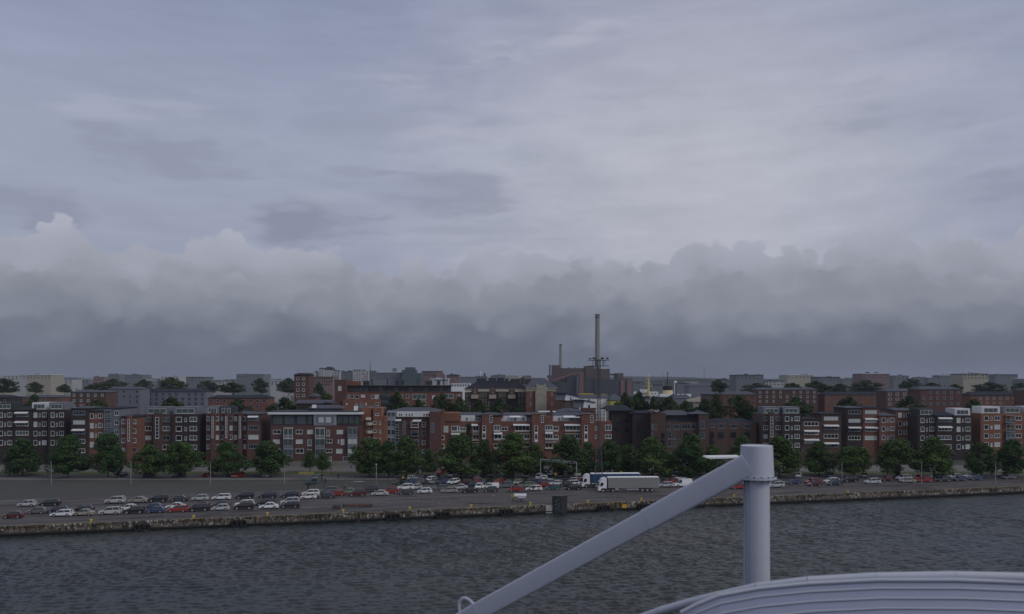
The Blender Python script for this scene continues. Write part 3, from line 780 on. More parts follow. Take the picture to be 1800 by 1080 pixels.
front = [  # kind, colour, px, wheel row, heading, label
 ('estate', 'white', 545, 871.5, 8, 'white estate behind the white hatchback at the left end of the front car park'),
 ('hatchback', 'white', 541, 878, 6, 'white hatchback at the left end of the front car park, nearest the water'),
 ('suv', 'grey', 578, 867.5, 10, 'grey people carrier with silver pillars behind the dark saloon on the left'),
 ('hatchback', 'red', 592, 872.5, 8, 'bright red hatchback half hidden behind the dark saloon on the left'),
 ('sedan', 'dark grey', 572, 876.5, 6, 'dark grey saloon left of the bright red hatchback'),
 ('sedan', 'pale green', 612, 868.5, 9, 'pale green saloon between the bright red hatchback and the maroon people carrier'),
 ('suv', 'dark red', 627, 873, 7, 'maroon people carrier left of the silver saloon'),
 ('suv', 'dark grey', 649, 865.5, 12, 'dark off-roader with pale roof rails under the white lamp post'),
 ('hatchback', 'red', 687, 867.5, 9, 'crimson hatchback right behind the silver saloon'),
 ('sedan', 'silver', 667, 872, 8, 'silver saloon with its whole side showing, nearest the red steel ramp'),
 ('suv', 'white', 712, 862, 10, 'white off-roader behind the near black hatchback'),
 ('hatchback', 'dark grey', 713, 870.5, 7, 'near black hatchback in front of the white off-roader'),
 ('hatchback', 'silver', 729, 861, 12, 'silver hatchback mostly hidden behind the small white car'),
 ('hatchback', 'white', 746, 868, 7, 'small boxy white hatchback in the front row, right of the near black hatchback'),
 ('estate', 'grey', 775, 862, 12, 'grey estate behind the beige estate'),
 ('estate', 'beige', 789, 867, 9, 'beige estate in front of the grey estate'),
 ('sedan', 'silver', 808, 861, 9, 'silver coupe between the beige estate and the black saloon'),
 ('suv', 'dark blue', 828, 858, 10, 'navy off-roader behind the black saloon left of the white pickup'),
 ('sedan', 'black', 825, 867, 8, 'black saloon with its whole side showing left of the white pickup'),
 ('hatchback', 'white', 842, 859, 80, 'white car seen end on between the black saloon and the white pickup'),
 ('pickup', 'white', 861, 860, 12, 'white pickup with a bulky white canopy over its bed'),
 ('hatchback', 'dark grey', 862, 865.5, 6, 'charcoal hatchback in front of the white pickup'),
 ('suv', 'grey', 889, 858, 14, 'grey off-roader between the white pickup and the red hatchback'),
 ('hatchback', 'red', 906, 864.5, 7, 'red hatchback behind the yellow lifebuoy post'),
 ('estate', 'pale green', 926, 857, 10, 'pale green estate behind the boxy white estate'),
 ('estate', 'white', 938, 863.5, 6, 'boxy white estate with a person standing beside it'),
 ('hatchback', 'red', 954, 857, 9, 'small red car behind and right of the boxy white estate'),
 ('estate', 'grey', 966, 853, 10, 'light grey estate behind the teal car'),
 ('hatchback', 'white', 978, 854, 9, 'white hatchback peeking out behind the teal car'),
 ('hatchback', 'teal', 972, 862, 7, 'teal hatchback near the right leg of the gantry'),
 ('hatchback', 'dark grey', 994, 856, 12, 'dark hatchback right of the teal hatchback'),
 ('estate', 'white', 1005, 854, 12, 'white estate behind the low black saloon beside the lorries'),
 ('sedan', 'black', 1008, 862, 7, 'low black saloon right in front of the first lorry cab'),
 ('hatchback', 'red', 1018, 852, 9, 'red car just left of the lorry with the blue trailer'),
 ('sedan', 'green', 1168, 850, 12, 'dark green saloon behind the silver estate at the end of the grey trailer'),
 ('estate', 'silver', 1171, 857, 6, 'silver estate standing right of the grey trailer'),
 ('pickup', 'white', 1192, 850, 10, 'white pickup behind the white panel van'),
 ('van', 'white', 1201, 856.5, 7, 'white panel van partly hidden by the white ship boom'),
 ('hatchback', 'grey', 1223, 850, 10, 'grey hatchback just above the white ship boom'),
]
for k, c_, px, py, dg, lb in front: car(k, c_, px, py, dg, lb, FG)
seq = [('hatchback', 'grey'), ('sedan', 'white'), ('estate', 'dark blue'), ('suv', 'black'), ('hatchback', 'silver'), ('estate', 'red'), ('sedan', 'dark grey'), ('hatchback', 'blue'), ('suv', 'silver'), ('estate', 'white'), ('hatchback', 'dark red'), ('sedan', 'beige'), ('estate', 'black')]
ordn = ['first', 'second', 'third', 'fourth', 'fifth', 'sixth', 'seventh', 'eighth', 'ninth', 'tenth', 'eleventh', 'twelfth', 'thirteenth']
names = {'hatchback': 'hatchback', 'sedan': 'saloon', 'estate': 'estate', 'suv': 'off-roader', 'van': 'van', 'pickup': 'pickup'}
big = ordn + ['fourteenth', 'fifteenth', 'sixteenth', 'seventeenth', 'eighteenth', 'nineteenth', 'twentieth']
rc2 = random.Random(77)
for side in (0, 1):
    for row, (v0, nm_) in enumerate(((10.5, 'front'), (16.0, 'second')) + (((29.0, 'third'),) if side == 0 else ())):
        px = 508 if side == 0 else 1262; i = 0
        while (px > 15 if side == 0 else px < 1790) and i < 20:
            vv = v0 + (4 if side else 0); u = uq(px, vv); w = QM @ Vector((u, vv, 0)); k, c_ = rc2.choice(seq)
            if rc2.random() < .84:
                car(k, c_, px, HZ+H*F/w.y, 9+rc2.uniform(-2, 4), '%s %s, %s space %s in the %s row' % (c_, names[k], big[i], 'leftwards of the white hatchback' if side == 0 else 'rightwards of the white panel van', nm_), FG)
            px += (-1 if side == 0 else 1)*rc2.uniform(29, 36)*(245/w.y); i += 1
LM = [(661, 'the white lamp post'), (746, 'the boxy white hatchback'), (808, 'the silver coupe'), (861, 'the canopied white pickup'), (906, 'the yellow lifebuoy post'), (938, 'the boxy white estate'), (972, 'the teal hatchback'), (1008, 'the low black saloon'), (1171, 'the silver estate'), (1201, 'the white panel van')]
usedf = set()
for px in list(range(704, 1030, 19)) + list(range(1158, 1262, 22)):
    k, c_ = rc2.choice(seq); px += rc2.uniform(-3, 3)
    for tries in range(12):
        nb = min(LM, key=lambda q: abs(q[0]-px)); lb = '%s %s in the rearmost front row, %s %s' % (c_, names[k], 'left behind' if px < nb[0] else 'right behind', nb[1])
        if lb not in usedf: break
        k, c_ = rc2.choice(seq)
    usedf.add(lb); car(k, c_, px, 851+rc2.uniform(-.6, .6), rc2.choice([12, 18, 60, 70]), lb, FG)
# second car park under the trees: parked nose-in, seen from front or rear
BG_ = 'cars parked in the back car park under the trees'
back = [(727, 843, 'silver'), (742, 842, 'dark blue'), (757, 846, 'white'), (766, 839, 'dark grey'), (774, 833, 'red'), (769, 827, 'dark blue'), (797, 837, 'white'), (812, 838, 'silver'), (827, 838, 'silver'), (838, 842, 'grey'), (850, 836, 'dark red'),
        (863, 837, 'dark blue'), (877, 835, 'white'), (893, 838, 'black'), (926, 838, 'grey'), (936, 841, 'dark grey'), (948, 842, 'silver'), (957, 836, 'grey'), (957, 843, 'white'), (970, 836, 'pale green'), (986, 838, 'dark blue'), (1004, 838, 'grey'), (1016, 836, 'white'), (1027, 840, 'black'), (1040, 836, 'dark grey'),
        (1086, 835, 'dark green'), (1102, 835, 'black'), (1118, 836, 'beige'), (1142, 834, 'white'), (1152, 835, 'silver'), (1171, 836, 'beige'), (1186, 838, 'silver'), (1196, 840, 'grey'), (1212, 836, 'dark grey'), (1228, 834, 'dark red'), (1248, 829, 'blue'), (548, 850, 'teal'), (560, 842, 'grey')]
near = [(560, 'the small street tree'), (660, 'the lamp post'), (735, 'the yellow diamond sign'), (775, 'the parked trailer'), (810, 'the widest tree'), (851, 'the slim tree'), (903, 'the tree before the gantry'), (950, 'the left gantry leg'), (1013, 'the right gantry leg'), (1052, 'the lattice mast'), (1092, 'the orange sign'), (1146, 'the tree behind the trailer'), (1190, 'the reddish gap tree'), (1216, 'the tree above the vans'), (1250, 'the white canopy')]
used = {}
kinds = ['hatchback', 'estate', 'sedan', 'suv', 'hatchback', 'estate']
for i, (px, py, c_) in enumerate(back):
    k = kinds[(i*5+1) % 6]; cc = c_ if c_ in CARCOL else 'green'
    nb = min(near, key=lambda q: abs(q[0]-px)); side = 'left of' if px < nb[0]-4 else ('right of' if px > nb[0]+4 else 'directly at')
    face = 'facing us' if i % 3 else 'seen from behind'
    lb = '%s %s %s in back row, %s %s' % (c_, names[k], face, side, nb[1])
    if lb in used: lb += ', further back'
    used[lb] = 1
    car(k, cc, px, py+1, (62 if i % 3 else 245) + (i*37 % 24), lb, BG_)
for j, px in enumerate([u_ for u_ in range(782, 1254, 18)]):
    k, c_ = rc2.choice(seq); px += rc2.uniform(-3, 3)
    for tries in range(12):
        nb = min(near, key=lambda q: abs(q[0]-px)); lb = '%s %s in the row by the road, %s %s' % (c_, names[k], 'left of' if px < nb[0] else 'right of', nb[1])
        if lb not in used: break
        k, c_ = rc2.choice(seq)
    used[lb] = 1; car(k, c_, px, 831.5+rc2.uniform(-.8, .8), rc2.choice([8, 60, 72, 240]), lb, BG_)
for i in range(12):
    k, c_ = seq[(i*5) % 13]; left = i < 6; px = (470-i*52) if left else (1288+(i-6)*58)
    car(k, c_, px, 839, 70 if i % 2 else 250, '%s %s, %s in the back row outwards of the %s' % (c_, names[k], ordn[i % 6], 'yellow lettered board' if left else 'white canopy'), BG_)

# lorries
BLUEC = mat('blue_curtain', (.02, .06, .16), .5, .12, .6, kind='curtain'); GREYC = mat('grey_curtain', (.24, .245, .235), .6, .06, .6, kind='curtain')
CABW = mat('cab_white_paint', (.80, .81, .84), .35, .04, .8, coat=.3)
def lorry(px, py, deg, label, cur, roof, skirt, L=13.6):
    p = G(px, py); r = empty('lorry', (p.x, p.y+1.3, 0), label, 'lorry'); r.rotation_euler.z = R(deg)
    hw = 1.27
    # cab: nose at x=0, trailer to +x
    mb = MB()
    prof = [(0.10, .45), (0.0, .75), (0.02, 1.5), (.10, 1.62), (.42, 2.72), (.62, 2.95), (.95, 3.55), (1.35, 3.80), (2.2, 3.86), (2.25, 1.05), (2.1, 1.05), (1.95, 1.02), (1.7, 1.1), (.9, 1.1), (.72, .8), (.62, .45)]
    n = len(prof); secs = [[(x+(.06 if k else 0), y, z) for x, z in prof] for y, k in ((-hw, 1), (-hw*.9, 0), (hw*.9, 0), (hw, 1))]
    mb.poly([v for s_ in secs for v in s_], [(j*n+i, j*n+(i+1) % n, (j+1)*n+(i+1) % n, (j+1)*n+i) for j in range(3) for i in range(n)] + [tuple(range(n-1, -1, -1)), tuple(range(3*n, 4*n))], CABW)
    cabo = child('cab', mb.mesh('cab'), r)
    mb = MB(); mb.poly([(.105, -hw*.88, 1.66), (.405, -hw*.86, 2.68), (.405, hw*.86, 2.68), (.105, hw*.88, 1.66), (.07, -hw*.88, 1.66), (.37, -hw*.86, 2.70), (.37, hw*.86, 2.70), (.07, hw*.88, 1.66)],
        [(4, 5, 6, 7), (0, 3, 2, 1), (4, 0, 1, 5), (5, 1, 2, 6), (6, 2, 3, 7), (7, 3, 0, 4)], CARG); child('windscreen', mb.mesh('windscreen'), cabo)
    for s_ in (-1, 1):
        mb = MB(); mb.prism([(.52, 1.72), (.74, 2.62), (1.42, 2.62), (1.42, 1.85), (.9, 1.6)], 'y', s_*hw, s_*(hw+.015), CARG); child('side_window', mb.mesh('side_window'), cabo)
        mb = MB(); mb.box((.12, s_*(hw+.05), 1.75), (.3, s_*(hw+.28), 2.55), STEELD); child('mirror', mb.mesh('mirror'), cabo)
        mb = MB(); mb.box((-.03, s_*.75, .62), (.04, s_*1.15, .86), LAMP); child('headlight', mb.mesh('headlight'), cabo)
    mb = MB(); mb.box((-.03, -.8, .9), (.03, .8, 1.38), PLAST); mb.box((-.035, -1.0, .46), (.02, 1.0, .58), PLAST); child('grille', mb.mesh('grille'), cabo)
    mb = MB(); mb.box((.42, -1.0, 2.72), (.16, 1.0, 2.86), GREYF); child('sun_visor', mb.mesh('sun_visor'), cabo)
    # chassis
    mb = MB(); mb.box((.7, -.5, .7), (5.9, .5, 1.0), STEELD); mb.box((2.3, -hw, .45), (3.1, hw, 1.05), STEELD); child('chassis', mb.mesh('chassis'), r)
    mb = MB(); mb.tube((4.55, -1.2, .72), (5.5, -1.2, .72), .33, .33, STEEL, 12); child('fuel_tank', mb.mesh('fuel_tank'), r)
    # trailer
    x0 = 2.75; x1 = x0+L
    mb = MB(); mb.box((x0, -hw, 1.28), (x1, hw, 3.86), cur); t = child('trailer_body', mb.mesh('trailer_body'), r)
    mb = MB(); mb.box((x0-.03, -hw-.02, 3.862), (x1+.03, hw+.02, 4.0), roof); child('roof', mb.mesh('roof'), t)
    mb = MB(); mb.box((x0-.02, -hw-.03, 1.14), (x1+.02, hw+.03, 1.276), skirt); child('side_rail', mb.mesh('side_rail'), t)
    mb = MB(); mb.box((x1+.002, -hw, 1.28), (x1+.05, hw, 3.84), WHITE); child('rear_door', mb.mesh('rear_door'), t)
    mb = MB(); mb.box((x0+5, -1.15, .55), (x0+8.2, -1.1, 1.0), STEEL); child('side_guard', mb.mesh('side_guard'), r)
    tm, rm = None, None
    for x in (1.3, 4.0, x1-4.4, x1-3.1, x1-1.8):
        for s_ in (-1, 1):
            if tm is None:
                a = MB(); a.tube((0, -.16, 0), (0, .16, 0), .5, .5, TYRE, 18); tm = a.mesh('wheel'); a = MB(); a.tube((0, -.165, 0), (0, .165, 0), .29, .29, RIM, 12); rm = a.mesh('rim')
            w = child('wheel', tm, r, (x, s_*1.08, .5)); child('rim', rm, w)
    return r
lorry(1022, 858.5, 4, 'white cabbed lorry with blue curtain sided trailer, standing behind the grey one', BLUEC, WHITE, WHITE)
lorry(1051, 866, 3, 'white cabbed lorry with long pale grey curtain sided trailer, nearest the water', GREYC, WHITE, GREYC)

# ------------------------------------------------------------------ people
SKIN = mat('skin', (.35, .21, .16), .6, .05, 3)
def person(px, py, label, top, legs, h=1.75, face=0.0, walk=.18):
    p = G(px, py); r = empty('person', p, label, 'person'); r.rotation_euler.z = face
    s = h/1.75
    pts = [(0, 0, .95), (0, 0, 1.18), (0, 0, 1.42), (0, 0, 1.52), (0, 0, 1.62), (0, -.01, 1.74),      # pelvis..head
           (-.1, 0, .90), (-.11, -walk, .50), (-.12, -walk*.7, .09), (-.12, -walk*.7-.16, .03),
           (.1, 0, .90), (.11, walk*.6, .50), (.12, walk*1.3, .09), (.12, walk*1.3-.14, .03),
           (-.2, 0, 1.40), (-.26, .06, 1.14), (-.26, -.05, .90), (-.26, -.08, .80), (.2, 0, 1.40), (.26, -.06, 1.14), (.26, -.16, .92), (.26, -.2, .83)]
    rad = [.15, .14, .15, .065, .09, .085, .10, .07, .05, .045, .10, .07, .05, .045, .075, .055, .04, .04, .075, .055, .04, .04]
    ed = [(0, 1), (1, 2), (2, 3), (3, 4), (4, 5), (0, 6), (6, 7), (7, 8), (8, 9), (0, 10), (10, 11), (11, 12), (12, 13), (2, 14), (14, 15), (15, 16), (16, 17), (2, 18), (18, 19), (19, 20), (20, 21)]
    me = bpy.data.meshes.new('body'); me.from_pydata([tuple(c*s for c in q) for q in pts], ed, [])
    o = bpy.data.objects.new('body', me); COL.objects.link(o); o.parent = r
    sk = o.modifiers.new('skin', 'SKIN'); sk.use_smooth_shade = True
    for i, v in enumerate(me.skin_vertices[0].data): v.radius = (rad[i]*s*(1.25 if i in (0, 1, 2) else 1), rad[i]*s*(.8 if i in (0, 1, 2) else 1)); v.use_root = (i == 0)
    o.modifiers.new('sub', 'SUBSURF').render_levels = 1
    dg = bpy.context.evaluated_depsgraph_get(); ev = bpy.data.meshes.new_from_object(o.evaluated_get(dg)); o.modifiers.clear(); o.data = ev; ev.name = 'body'
    ev.materials.clear()
    for m in (top, legs, SKIN): ev.materials.append(m)
    for f in ev.polygons:
        z = f.center.z/s; hand = abs(f.center.x) > .2*s and z < .87
        f.material_index = 2 if (z > 1.5 or hand) else (1 if z < .95 else 0); f.use_smooth = True
    mb = MB(); mb.sphere((0, .015*s, 1.70*s), .105*s, mat('dark_hair', (.02, .015, .012), .8, .2, 4), 10, 7); child('hair', mb.mesh('hair'), r)
NAVY = mat('navy_cloth', (.015, .018, .032), .9, .2, 3); BLK = mat('black_cloth', (.010, .010, .012), .9, .2, 3); PALEJ = mat('pale_jacket', (.28, .29, .30), .9, .1, 3); JEAN = mat('denim_cloth', (.04, .05, .075), .9, .2, 3)
person(594.5, 842.5, 'person in dark clothes standing alone on the road behind the fence', BLK, BLK, 1.7, .3)
person(572, 851, 'person in black bending over beside the dark car at the street tree', BLK, BLK, 1.75, 1.1)
person(541.5, 861, 'person in navy standing at the left end of the car park fence', NAVY, NAVY, 1.8, .2)
person(605.5, 861, 'person in pale jacket and dark trousers by the car park fence', PALEJ, BLK, 1.75, -.5)
person(937.5, 864.2, 'person in black standing against the boxy white estate', BLK, BLK, 1.72, .1, .08)

# ------------------------------------------------------------------ street furniture
def pole(name, px, py, ytop, label, cat, m=STEEL, r=.09, arm=None):
    p = G(px, py); h = H-(ytop-HZ)*p.y/F
    e = empty(name, p, label, cat); mb = MB(); mb.tube((0, 0, 0), (0, 0, h), r, r*.65, m, 8); child('pole', mb.mesh('pole'), e)
    return e, h, p
e, h, p = pole('lamp_post', 661.5, 857, 816.5, 'slender white lamp post rising in front of the leftmost broad tree', 'lamp post', STEEL, .15)
mb = MB(); mb.box((-.18, -.55, h-.02), (.18, .15, h+.12), WHITEF); child('lamp_head', mb.mesh('lamp_head'), e)
# portal gantry over the car park lane
pl, pr = G(950, 847), G(1013.5, 852)
hl, hr = H-(806.5-HZ)*pl.y/F, H-(812-HZ)*pr.y/F
e = empty('portal_gantry', (pl+pr)/2, 'light steel portal gantry with two posts and a sloping top beam', 'gantry')
B0 = root_loc(e)
for p_, h_ in ((pl, hl), (pr, hr)):
    mb = MB(); mb.tube(p_, p_+Vector((0, 0, h_)), .17, .14, STEEL, 8); mb.tube(p_, p_+Vector((0, 0, .2)), .34, .34, CONC, 8); mb.build('post', e)
mb = MB(); a, b = pl+Vector((0, 0, hl-.15)), pr+Vector((0, 0, hr-.15)); mb.tube(a, b, .13, .13, STEEL, 8)
mb.tube(a+Vector((0, 0, -.45)), b+Vector((0, 0, -.45)), .07, .07, STEEL, 6)
for i in range(11): q = a.lerp(b, i/10); mb.tube(q, a.lerp(b, min(1, (i+.5)/10))+Vector((0, 0, -.45)), .04, .04, STEEL, 5)
mb.build('beam', e)
for t_ in (.3, .6, .88):
    q = a.lerp(b, t_); mb = MB(); mb.box(q+Vector((-.28, -.3, -.05)), q+Vector((.28, .2, .42)), mat('blue_signal_box', (.03, .05, .12), .6, .1, 2)); mb.build('signal_box', e)
for i, px in enumerate((90, 230, 370, 500, 1345, 1480, 1620, 1750)):
    e, h, p = pole('lamp_post', px, 852, 812, 'steel lamp post, %s outwards on the %s side of the car park' % (['fourth', 'third', 'second', 'first', 'first', 'second', 'third', 'fourth'][i], 'left' if i < 4 else 'right'), 'lamp post', STEEL, .12)
    e['group'] = 'lamp posts beyond the car park'
    mb = MB(); mb.box((-.18, -.9, h-.02), (.18, .15, h+.12), STEELD); child('lamp_head', mb.mesh('lamp_head'), e)
# signs on posts
def sign(px, py, ys, w, h, m, label, cat='sign', diamond=False, name='road_sign', pm=STEELD):
    e, hh, p = pole(name, px, py, ys-h/2, label, cat, pm, .05)
    k = p.y/F; mb = MB(); z = H-(ys-HZ)*k
    M_ = Matrix.Translation((0, -.08, z)) @ Matrix.Rotation(R(45) if diamond else 0, 4, 'Y')
    mb.box((-w*k/2, -.02, -h*k/2), (w*k/2, .02, h*k/2), m, M_); child('sign_board', mb.mesh('sign_board'), e); return e
BLUES = mat('blue_sign', (.10, .12, .26), .5, .1, 3)
sign(708.3, 855, 839.5, 3.4, 3.4, YELLOW, 'yellow diamond road sign on a thin dark post under the trees', diamond=True)
sign(617.5, 828, 821, 4, 4.2, BLUES, 'blue traffic sign on the pavement by the flats')
sign(976.5, 846, 833.5, 3.0, 4.2, ORANGE, 'round orange sign between the gantry legs under the tree')
sign(1091.5, 846, 831, 3.6, 4.6, ORANGE, 'orange sign behind the roof of the blue trailer')
sign(582, 838, 824.5, 3.6, 3.2, PAVE, 'pale round sign standing on the grass verge near the street tree')
sign(744, 852, 844, 5, 6.5, GREYCLAD, 'grey cabinet panel standing among the cars under the pointed tree')
sign(738.5, 842, 829.5, 3.5, 6, CONC, 'pale stone coloured pillar sign beside the grass under the pointed tree', cat='sign')
# yellow board with dark lettering at the left edge
pb = G(540, 842); k = pb.y/F
e = empty('lettered_board', pb, 'long yellow board with illegible dark letters at the left edge of the car park', 'sign')
zt, zb_ = H-(829.6-HZ)*k, H-(834.0-HZ)*k
mb = MB(); mb.box((-2.5, -.05, zb_), ((552-540)*k, .05, zt), mat('lime_board', (.42, .38, .09), .7, .15, 1.5)); child('board', mb.mesh('board'), e)
mb = MB(); DL = mat('dark_letter_paint', (.12, .11, .02), .8, .2, 3)
for i, xx in enumerate((-1.9, -1.2, -.5, .25, .8, 1.3, 1.75)):
    zz = (zt+zb_)/2; hh = (zt-zb_)*.32
    mb.box((xx, -.07, zz-hh), (xx+.1, -.052, zz+hh), DL)
    if i % 2: mb.box((xx+.1, -.07, zz+hh*.5), (xx+.3, -.052, zz+hh), DL)
    else: mb.box((xx+.1, -.07, zz-.05), (xx+.26, -.052, zz+.06), DL)
child('lettering', mb.mesh('lettering'), e)
for xx in (-2.2, 1.8):
    mb = MB(); mb.tube((xx, .1, 0), (xx, .1, zt), .06, .06, STEELD, 6); child('post', mb.mesh('post'), e)
# lifebuoy station
p = G(901, 882.5); e = empty('lifebuoy_post', p, 'orange brown lifebuoy station on a post by the white tank trailer', 'lifebuoy station')
mb = MB(); mb.box((-.10, -.06, 0), (.10, .06, 1.2), RUST); child('post', mb.mesh('post'), e)
mb = MB(); k_ = 14; rr, r2_ = .32, .09; vs = []
for i in range(k_):
    a = 2*math.pi*i/k_
    for j in range(6): b_ = 2*math.pi*j/6; vs.append((math.cos(a)*(rr+r2_*math.cos(b_)), -.14+r2_*math.sin(b_), 1.5+math.sin(a)*(rr+r2_*math.cos(b_))))
mb.poly(vs, [(i*6+j, i*6+(j+1) % 6, ((i+1) % k_)*6+(j+1) % 6, ((i+1) % k_)*6+j) for i in range(k_) for j in range(6)], YELLOW, True); child('lifebuoy', mb.mesh('lifebuoy'), e)
# white tank trailer
p = G(914.5, 881.5); e = empty('tank_trailer', p, 'small white covered trailer with grey sides parked near the quay edge', 'trailer')
mb = MB(); mb.prism([(-.75, 1.25), (-.8, 1.45), (-.62, 1.85), (.62, 1.85), (.8, 1.45), (.75, 1.25)], 'x', -1.45, 1.5, WHITE)
ob = child('cover', mb.mesh('cover'), e)
mb = MB(); mb.box((-1.42, -.72, .5), (1.35, .72, 1.248), GREYCLAD); mb.box((-.6, -.74, .9), (1.3, .74, 1.2), WHITEC); child('box', mb.mesh('box'), e)
mb = MB(); mb.tube((1.3, 0, .55), (2.1, 0, .5), .05, .05, STEEL, 6); mb.tube((-1.45, .0, .2), (-1.45, 0, .8), .05, .05, STEEL, 6); child('drawbar', mb.mesh('drawbar'), e)
a = MB(); a.tube((0, -.1, 0), (0, .1, 0), .33, .33, TYRE, 14); wmesh = a.mesh('wheel'); a = MB(); a.tube((0, -.105, 0), (0, .105, 0), .17, .17, RIM, 10); rmesh = a.mesh('rim')
for xx in (-.25, .5):
    for s_ in (-1, 1): w = child('wheel', wmesh, e, (xx, s_*.78, .33)); child('rim', rmesh, w)
# red steel ramp and crate lying on the apron
p = G(629, 891); e = empty('steel_ramp', p, 'long low rust red steel ramp lying on the quay', 'ramp'); e.rotation_euler.z = R(3)
mb = MB(); mb.box((-3.1, -.6, .25), (3.1, .6, .62), RUST); child('deck', mb.mesh('deck'), e)
for xx in (-3.3, 3.2):
    mb = MB(); mb.tube((xx, -.6, .35), (xx, .6, .35), .33, .33, STEELD, 10); child('roller', mb.mesh('roller'), e)
p = G(591.5, 894); e = empty('steel_crate', p, 'small dark brown steel crate beside the red ramp', 'crate')
mb = MB(); mb.box((-.85, -.5, .05), (.85, .5, .68), RUST)
for xx in (-.84, -.3, .25, .78): mb.box((xx, -.54, .0), (xx+.08, -.50, .74), STEELD)
child('box', mb.mesh('box'), e)
mb = MB(); mb.box((-.88, -.54, .745), (.88, .54, .79), STEELD); child('lid', mb.mesh('lid'), e)
# traffic cone
p = G(868, 875); e = empty('traffic_cone', p, 'tiny red and white traffic cone alone on the quay', 'cone')
mb = MB(); mb.tube((0, 0, .03), (0, 0, .45), .16, .05, mat('cone_red', (.45, .06, .03), .6, .1, 3), 10); child('cone', mb.mesh('cone'), e)
mb = MB(); mb.box((-.22, -.22, 0), (.22, .22, .03), BLACK); mb.tube((0, 0, .45), (0, 0, .62), .09, .04, WHITE, 10); child('base', mb.mesh('base'), e)
# fences: thin mesh security fence along the quay, taller fence at the left car park
def fence(pts, h, gap, label, m, wire, rails=(0.98,), pr=.03, name='mesh_fence'):
    e = empty(name, pts[0], label, 'fence')
    base = Vector(pts[0])
    for a, b in zip(pts[:-1], pts[1:]):
        a, b = Vector(a), Vector(b); L = (b-a).length; n = max(1, round(L/gap))
        for i in range(n+1):
            q = a.lerp(b, i/n)-base; mb = MB(); mb.tube(q, q+Vector((0, 0, h)), pr, pr, m, 5); child('fence_post', mb.mesh('fence_post'), e)
        mb = MB()
        for t_ in rails: mb.tube(a-base+Vector((0, 0, h*t_)), b-base+Vector((0, 0, h*t_)), .02, .02, m, 4)
        child('rail', mb.mesh('rail'), e)
        if wire:
            mb = MB()
            for j in range(1, wire): mb.tube(a-base+Vector((0, 0, h*j/wire)), b-base+Vector((0, 0, h*j/wire)), .006, .006, m, 3, cap=False)
            child('wire_mesh', mb.mesh('wire_mesh'), e)
fence([Q(uq(545, 4.5), 4.5), Q(uq(1150, 4.5), 4.5)], 2.3, 3.6, 'tall thin wire security fence along the quay in front of the parked cars', STEEL, 10, (1.0,), .022)
fence([G(552, 864), G(640, 860), G(704, 858)], 3.1, 3.0, 'dark wire fence on posts between the left car park and the road', STEELD, 12, (1.0, .03), .055)
fence([G(704, 856), G(900, 850)], 2.4, 3.4, 'dark wire fence along the hedge between the two car parks', STEELD, 8, (1.0,), .04)
mb = MB(); a, b = G(622, 853), G(642, 853); e = empty('barrier', a, 'pale horizontal road barrier behind the dark fence', 'barrier')
mb.tube((0, 0, 1.0), b-a+Vector((0, 0, 1.0)), .06, .06, WHITEF, 6); child('arm', mb.mesh('arm'), e)
mb = MB(); mb.box((-.15, -.15, 0), (.15, .15, 1.1), STEEL); child('post', mb.mesh('post'), e)
# flat white canopy at the right
D0 = 250.; e = empty('canopy', (X(1262, D0), D0, 0), 'flat white canopy roof on dark posts above the right end of the white boom', 'canopy')
zc = Z(804.5, D0); xc = X(1262, D0)
mb = MB(); mb.prism([(X(1240, D0)-xc, zc), (X(1243, D0)-xc, zc+.28), (X(1300, D0)-xc, zc+.42), (X(1303, D0)-xc, zc), (X(1246, D0)-xc, zc-.22)], 'y', -2, 4, WHITE); child('roof', mb.mesh('roof'), e)
for xx in (X(1258.5, D0)-xc, X(1292, D0)-xc):
    mb = MB(); mb.box((xx-.18, -.3, 0), (xx+.18, .1, zc-.2), STEELD); child('post', mb.mesh('post'), e)
# parking bay lines on the apron
mb = MB()
for i in (-14, -13, -6, -5, 2, 9, 10, 11, 12, 17, 18, 19):
    uu = i*2.7; mb.poly([Q(uu, 8.2, .006), Q(uu+.12, 8.2, .006), Q(uu+1.0, 12.8, .006), Q(uu+.88, 12.8, .006)], [(0, 1, 2, 3)], LINE)
mb.poly([Q(25, 9.0, .006), Q(25, 9.25, .006), Q(62, 7.6, .006), Q(62, 7.35, .006)], [(3, 2, 1, 0)], LINE)
mb.build('parking_lines', label='worn white parking bay lines', kind='structure')

